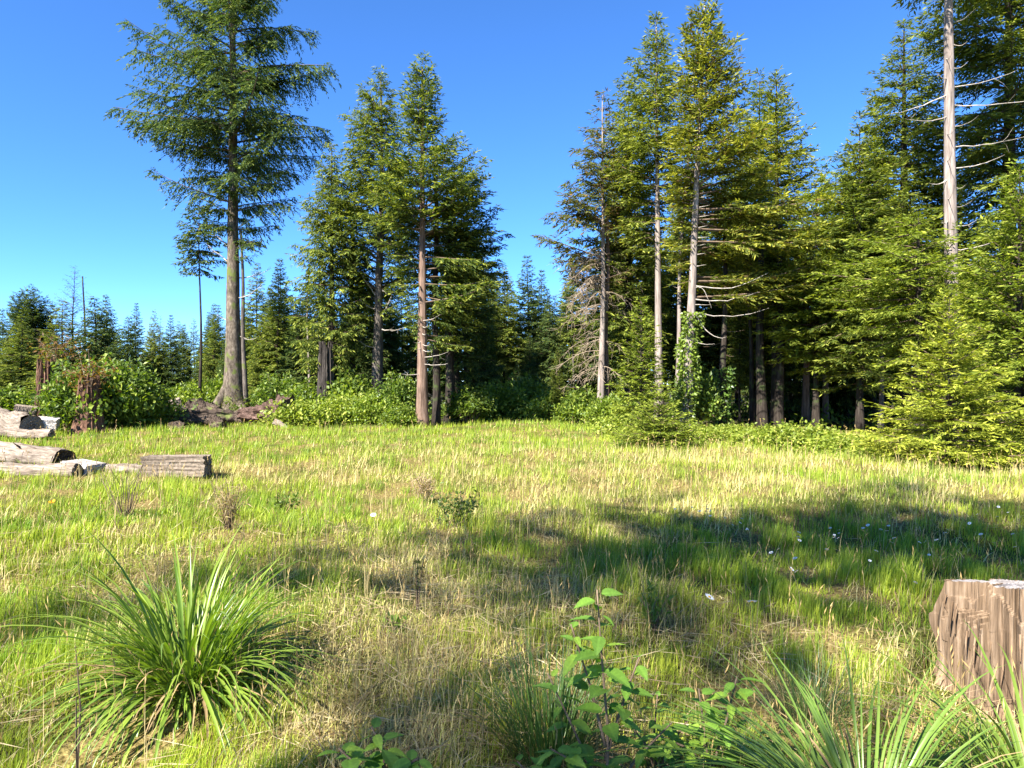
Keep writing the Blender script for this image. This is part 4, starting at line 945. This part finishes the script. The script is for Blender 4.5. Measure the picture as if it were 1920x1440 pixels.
def tussock(name, label, X, Y, n, L, w, seed, cols, big=100, amin=.5, amax=2.0, spread=.12, azs=None, e=(.9, 1.5), fine=0, dead=40, cat="grass tussock"):
    rs = np.random.RandomState(seed); zg = G(X, Y); t = thing(name, label, cat, (X, Y, zg))
    NM = 14; me = []
    for k in range(NM):
        f = k/(NM-1); g = Geo()
        e0 = e[1]-(e[1]-e[0])*f+rs.uniform(-.06, .06); arch = amin+(amax-amin)*f*rs.uniform(.8, 1.2)
        cc = rs.rand(); c = np.array(cols[0])*(1-cc)+np.array(cols[1])*cc
        blade_geo(g, L*rs.uniform(.8, 1.1), w*rs.uniform(.8, 1.15), e0, arch, k, c, rs.uniform(-.5, .5), seg=12); me.append(g.mesh("blade", [M_blade], True))
    for k in range(big):
        a = rs.uniform(0, 6.283) if azs is None else rs.choice(azs)+rs.randn()*.5
        r = spread*math.sqrt(rs.rand()); i = min(NM-1, int(abs(rs.beta(1.3, 1.2))*NM)); s = rs.uniform(.6, 1.12)
        ob("blade", me[i], t, (r*math.cos(a), r*math.sin(a), 0), (rs.uniform(-.12, .12), rs.uniform(-.12, .12), a), (s, s, s))
    g = Geo()
    for k in range(n):
        a = rs.uniform(0, 6.283) if azs is None else rs.choice(azs)+rs.randn()*.5
        r = spread*1.2*math.sqrt(rs.rand()); f = rs.rand(); cc = rs.rand(); c = np.array(cols[0])*(1-cc)+np.array(cols[1])*cc
        blade_geo(g, L*rs.uniform(.35, .95), w*rs.uniform(.45, .85), e[1]-(e[1]-e[0])*f, amin+(amax-amin)*f*rs.uniform(.6, 1.3), k, c, rs.uniform(-.5, .5), a, (r*math.cos(a), r*math.sin(a), 0), 7)
    tag(ob("fine_blades", g.mesh("fine_blades", [M_blade], True), t), kind="stuff")
    if dead:
        g = Geo()
        for k in range(dead):
            a = rs.uniform(0, 6.283); r = spread*1.1*math.sqrt(rs.rand())
            blade_geo(g, L*rs.uniform(.3, .75), w*rs.uniform(.4, .8), rs.uniform(.2, 1.0), rs.uniform(1.2, 2.2), k, np.array([.36, .25, .12])*rs.uniform(.5, 1.2), rs.uniform(-.6, .6), a, (r*math.cos(a), r*math.sin(a), .02), 7)
        tag(ob("dead_blades", g.mesh("dead_blades", [M_straw], True), t), kind="stuff")
    return t
tussock("broadleaf_tussock", "big fountain-shaped clump of strap-like green blades at lower left", -1.62, 3.55, 320, .95, .021, 3, ((.09, .16, .018), (.22, .29, .04)), 190, .8, 2.5, .15, None, (.25, 1.42))
tussock("broadleaf_tussock", "arching clump of dark green blades along the bottom right edge", 1.22, 2.42, 220, .92, .015, 5, ((.08, .15, .022), (.19, .27, .05)), 130, .8, 2.1, .13, [3.0, 3.4, 2.6, 4.0, 2.0, .2, 5.0, .8], (.4, 1.12))
tussock("broadleaf_tussock", "clump of long blades in front of the sawn stump", 1.92, 2.58, 150, .78, .016, 7, ((.09, .155, .02), (.19, .25, .04)), 95, 1.0, 2.2, .13, [3.1, 2.4, 3.8, .2, 5.6, 4.4, 1.2], (.45, 1.2))
tussock("fine_tussock", "upright fine-bladed dark grass clump in the middle foreground", .16, 3.0, 320, .62, .007, 9, ((.04, .09, .02), (.09, .15, .03)), 50, .2, 1.2, .14, None, (1.0, 1.52), dead=60)
tussock("fine_tussock", "loose pale fine-bladed clump left of the sawn stump", 1.42, 3.35, 180, .42, .006, 11, ((.05, .10, .03), (.12, .17, .05)), 24, .2, 1.2, .12, None, (1.0, 1.5), dead=40)

# ------------------------------------------------------------------ leafy plants
def leaf_mesh(seed, ratio=.55, pleat=7, c=(.09, .17, .025)):
    rs = np.random.RandomState(seed); g = Geo(); n, m = 15, 7; t = np.linspace(0, 1, n); u = np.linspace(-1, 1, m)
    w = ratio*.5*np.sin(np.pi*np.clip(t, 0, 1)**.75)**.85*(1-.25*t); w[0] = .012; w[-1] = .004
    T, U = np.meshgrid(t, u, indexing='ij'); ser = 1+.09*np.where(np.abs(U) > .95, np.where((np.arange(n) % 2)[:, None] == 0, 1, -1), 0)
    x = T+.10*(np.abs(U))*0; y = U*w[:, None]*ser
    z = .10*np.abs(U)*w[:, None]/.25*.6-.22*T**2+.018*np.sin((T-.35*np.abs(U))*pleat*6.28)*(np.abs(U) > .05)*np.clip(w[:, None]*5, 0, 1)
    V = np.stack([x, y, z], -1).reshape(-1, 3)
    i, j = np.meshgrid(np.arange(n-1), np.arange(m-1), indexing='ij')
    Fq = np.stack([i*m+j, (i+1)*m+j, (i+1)*m+j+1, i*m+j+1], -1).reshape(-1, 4)
    vein = np.where(np.abs(U) < .05, 1.25, 1.0)*np.where(np.sin((T-.35*np.abs(U))*pleat*6.28) > .8, 1.18, 1.0)
    g.add(V, Fq, np.array(c)*vein.reshape(-1, 1)); return g.mesh("leaf", [M_leaf], True)
LEAF = [leaf_mesh(1, .58, 7, (.15, .27, .035)), leaf_mesh(2, .5, 8, (.21, .32, .04)), leaf_mesh(3, .64, 6, (.12, .22, .032))]
def leafy(name, label, X, Y, stems, seed, ls=.11, cat="plant", mat=None):
    """stems: list of ((points rel.), n leaves)"""
    rs = np.random.RandomState(seed); t = thing(name, label, cat, (X, Y, G(X, Y)))
    for P, nl, l0 in stems:
        nl = int(nl*2.0)
        P = np.array(P, float); s = np.linspace(0, 1, 12); seg = np.linspace(0, 1, len(P)); Q = np.stack([np.interp(s, seg, P[:, k]) for k in range(3)], 1)
        g = Geo(); tube(g, Q, .0055*(1-.7*s)+.0012, 6, (1, 1, 1), 0); st = ob("stem", g.mesh("stem", [M_twig], True), t)
        for k in range(nl):
            f = l0+(1-l0)*(k+.5*rs.rand())/nl; p = np.array([np.interp(f, s, Q[:, q]) for q in range(3)])
            a = k*2.4+rs.uniform(-.4, .4); L = ls*rs.uniform(.6, 1.2)*(1.15-.4*f)
            ob("leaf", LEAF[rs.randint(3)], st, tuple(p+np.array([math.cos(a), math.sin(a), .15])*.015), (rs.uniform(-.4, .4), rs.uniform(-.5, .35), a), (L, L, L))
    return t
leafy("leafy_sapling", "tall leafy sapling with pointed pleated leaves in the middle foreground", .335, 2.55,
      [([(0, 0, 0), (.01, 0, .35), (-.01, .02, .6), (-.03, 0, .86)], 11, .3), ([(0, 0, .1), (-.08, -.05, .25), (-.20, -.1, .34)], 7, .3), ([(0, 0, .25), (.07, .03, .45), (.13, .05, .6)], 6, .3), ([(.0, .0, .3), (-.05, .05, .5), (-.12, .05, .72)], 6, .35), ([(0, 0, .05), (.02, -.12, .16), (.08, -.2, .2)], 6, .3), ([(0, 0, .1), (.12, .02, .25), (.25, .05, .36)], 7, .25), ([(0, 0, .1), (-.14, .02, .2), (-.3, 0, .22)], 7, .25), ([(0, 0, .1), (-.1, .1, .3), (-.2, .15, .5)], 6, .3)], 2, .108, "sapling")
leafy("leafy_sapling", "small sapling with light green leaves right of the taller one", .78, 2.78,
      [([(0, 0, 0), (-.02, 0, .2), (-.05, 0, .42)], 9, .3), ([(0, 0, .1), (.06, 0, .3), (.1, 0, .47)], 7, .35), ([(0, 0, .1), (-.1, -.02, .2), (-.2, -.02, .24)], 6, .3)], 4, .10, "sapling")
leafy("leafy_plant", "low leafy plant in the shade at the bottom, right of the big tussock", -.50, 2.62,
      [([(0, 0, 0), (-.05, 0, .12), (-.14, 0, .2)], 7, .2), ([(0, 0, 0), (.07, -.03, .12), (.16, -.03, .18)], 7, .2), ([(0, 0, 0), (0, -.06, .1), (.03, -.15, .12)], 6, .2), ([(0, 0, 0), (.02, .08, .14), (-.05, .16, .2)], 6, .2)], 6, .12)
leafy("leafy_plant", "small leafy plant at the bottom edge left of the tall sapling", -.06, 2.5,
      [([(0, 0, 0), (-.04, 0, .1), (-.1, 0, .15)], 6, .2), ([(0, 0, 0), (.05, -.02, .12), (.1, -.03, .14)], 6, .2)], 8, .085)
leafy("leafy_plant", "broad-leaved seedling at the bottom edge right of the tall sapling", .56, 2.46,
      [([(0, 0, 0), (-.04, 0, .12), (-.1, 0, .2)], 7, .2), ([(0, 0, 0), (.06, -.02, .12), (.13, -.03, .16)], 6, .2)], 9, .085)
leafy("leafy_plant", "bright low sprig between the two saplings in the foreground", .60, 2.95,
      [([(0, 0, 0), (-.04, 0, .12), (-.12, 0, .22)], 6, .2), ([(0, 0, 0), (.06, -.02, .14), (.12, -.03, .24)], 6, .2), ([(0, 0, 0), (0, .05, .15), (.02, .08, .3)], 6, .2)], 12, .075)
leafy("leafy_plant", "small bright sprig just left of the taller sapling", .12, 2.62,
      [([(0, 0, 0), (-.03, 0, .12), (-.1, 0, .2)], 6, .2), ([(0, 0, 0), (.05, -.02, .1), (.1, -.03, .16)], 6, .2)], 14, .075)
leafy("leafy_plant", "leafy sprig near the arching blades at lower right", .98, 2.95,
      [([(0, 0, 0), (-.04, 0, .14), (-.08, 0, .28)], 7, .2), ([(0, 0, 0), (.06, -.02, .12), (.13, -.03, .2)], 6, .2)], 16, .075)
# weeds and dry stalks standing in the meadow
def weed(name, label, px, py, n, H, R, seed, col1, col2, ll=.05, lw=.03, cat="weed", stalks=10):
    D = gd(py); X = (px-960)/F*D; rs = np.random.RandomState(seed); t = thing(name, label, cat, (X, D, G(X, D))); g = Geo(); Q = []
    for k in range(stalks):
        a = rs.uniform(0, 6.28); e = np.array([R*rs.rand()*math.cos(a), R*rs.rand()*math.sin(a), H*rs.uniform(.6, 1.05)])
        m = e*.5+rs.randn(3)*R*.08; tube(g, [e*np.array([.15, .15, 0]), m, e], [.005, .004, .002], 4, (1, 1, 1), 0); Q.append((m, e))
    ob("stalks", g.mesh("stalks", [M_twig]), t)
    if n:
        g = Geo(); i = rs.randint(0, stalks, n); u = rs.uniform(-.4, 1, (n, 1)); A = np.array([Q[k][0] for k in i]); B = np.array([Q[k][1] for k in i])
        q = A*(1-u)+B*u+rs.randn(n, 3)*R*.12; q[:, 2] = np.maximum(q[:, 2], .02); cc = rs.rand(n, 1)
        kites(g, q, unit(rs.randn(n, 3)+np.array([0, 0, .2])), ll*rs.uniform(.6, 1.3, n), lw*rs.uniform(.6, 1.3, n), np.array(col1)*(1-cc)+np.array(col2)*cc, rs, nj=.5, fold=.1)
        ob("foliage", g.mesh("foliage", [M_leaf]), t)
weed("leafy_weed", "dark leafy weed clump in the middle of the meadow", 855, 985, 420, .42, .32, 1, (.05, .085, .02), (.12, .17, .03))
weed("leafy_weed", "small green leafy weed left of the middle weed clump", 535, 968, 300, .34, .26, 2, (.08, .13, .02), (.17, .22, .03))
weed("dry_stalks", "group of bare brown stalks standing in front of the square timber", 235, 975, 0, .72, .4, 3, (0, 0, 0), (0, 0, 0), stalks=16)
weed("dry_stalks", "dense tan dried weed clump in the grass below the square timber", 430, 1005, 500, .5, .25, 4, (.25, .17, .08), (.42, .32, .16), .12, .008, stalks=22)
weed("dry_stalks", "faint tuft of pinkish dry grass in the meadow centre", 798, 935, 500, .38, .22, 5, (.36, .24, .15), (.5, .38, .24), .14, .008, stalks=16)
weed("dry_stalks", "single dark dead stem at the lower left corner", 145, 1470, 12, .55, .08, 6, (.1, .07, .04), (.15, .1, .06), .04, .01, stalks=2)
weed("leafy_weed", "thin dark-topped weed in the dry patch", 782, 1150, 40, .40, .06, 7, (.06, .06, .03), (.12, .13, .04), .05, .018, stalks=3)
weed("leafy_weed", "low leafy seedling in the dry patch behind the leafy plant", 740, 1210, 60, .14, .12, 8, (.09, .16, .02), (.16, .23, .03), .05, .03, stalks=5)
weed("leafy_weed", "light green weed in the shaded grass right of centre", 1410, 1075, 140, .2, .22, 9, (.14, .18, .03), (.24, .27, .04), .06, .02, stalks=9)
weed("leafy_weed", "bright green weed by the seedlings at lower right centre", 1225, 1190, 120, .26, .16, 10, (.09, .15, .025), (.16, .22, .035), .07, .018, stalks=7)
# flowers
def daisy_mesh():
    g = Geo(); rs = np.random.RandomState(1); n = 13; a = np.linspace(0, 6.28, n, endpoint=False)
    d = np.stack([np.cos(a), np.sin(a), np.full(n, .12)], 1); kites(g, d*.006, unit(d), .02, .010, (.8, .8, .78), rs, 0, 0.05)
    tube(g, [(0, 0, -.002), (0, 0, .004), (0, 0, .006)], [.007, .006, .002], 8, (.6, .38, .03), 0)
    tube(g, [(0, .02, -.34), (.01, 0, -.16), (0, 0, -.002)], [.0015, .0015, .0012], 4, (.12, .18, .04), 0)
    return g.mesh("daisy", [M_petal])
DM = daisy_mesh(); rr = random.Random(12)
for i in range(58):
    cx, cy = rr.choice(((1340, 962), (1395, 968), (1480, 985), (1560, 985), (1640, 985), (1740, 1010), (1880, 965), (1500, 1040), (1300, 950)))
    px = rr.gauss(cx, 45); py = cy+abs(rr.gauss(0, 28))+rr.uniform(0, 120)*(i % 5 == 0)
    if px < 1400 and py > 1010 and i % 2: py = 960
    D = gd(py+25); X = (px-960)/F*D
    o = ob("daisy", DM, None, (X, D, G(X, D)+rr.uniform(.2, .28)), (rr.uniform(.2, .8), rr.uniform(-.4, .3), rr.uniform(0, 6)), (rr.uniform(.55, .85),)*3)
    tag(o, "small white daisy in the half-shaded grass at right", "flower", "white daisies in the grass")
for i, (px, py) in enumerate(((700, 985), (1330, 1180), (640, 955), (1410, 1190))):
    D = gd(py+30); X = (px-960)/F*D
    tag(ob("daisy", DM, None, (X, D, G(X, D)+.3), (.5, 0, i), (1.3,)*3), ("lone white daisy left of the middle weed clump", "white daisy low beside the light green sapling", "lone white daisy far left in the sunny grass", "white daisy nearest the sawn stump's left side")[i], "flower", "white daisies in the grass")
g = Geo(); rs = np.random.RandomState(3); n = 12; a = np.linspace(0, 6.28, n, endpoint=False); d = np.stack([np.cos(a), np.sin(a), np.full(n, .5)], 1)
kites(g, d*.004, unit(d), .024, .014, (.75, .36, .01), rs, 0); tube(g, [(0, 0, -.35), (.01, 0, -.15), (0, 0, 0)], [.002, .002, .0015], 4, (.12, .18, .04), 0)
D = gd(1010); X = (98-960)/F*D; o = ob("poppy", g.mesh("poppy", [M_petal]), None, (X, D, G(X, D)+.3), (.5, 0, 0), (1.5,)*3); tag(o, "single yellow-orange poppy in the grass near the left edge", "flower")

# limbs, ivy, moss and roots belong to the trunk they grow on
for o in list(C.objects):
    if o.parent and o.parent.type == 'EMPTY' and o.name.split(".")[0] in ("dead_branch", "bare_branch", "ivy", "moss", "buttress_roots", "side_stem", "dead_twigs"):
        tr = [c for c in o.parent.children if c.name.split(".")[0] == "trunk"]
        if tr: o.parent = tr[0]
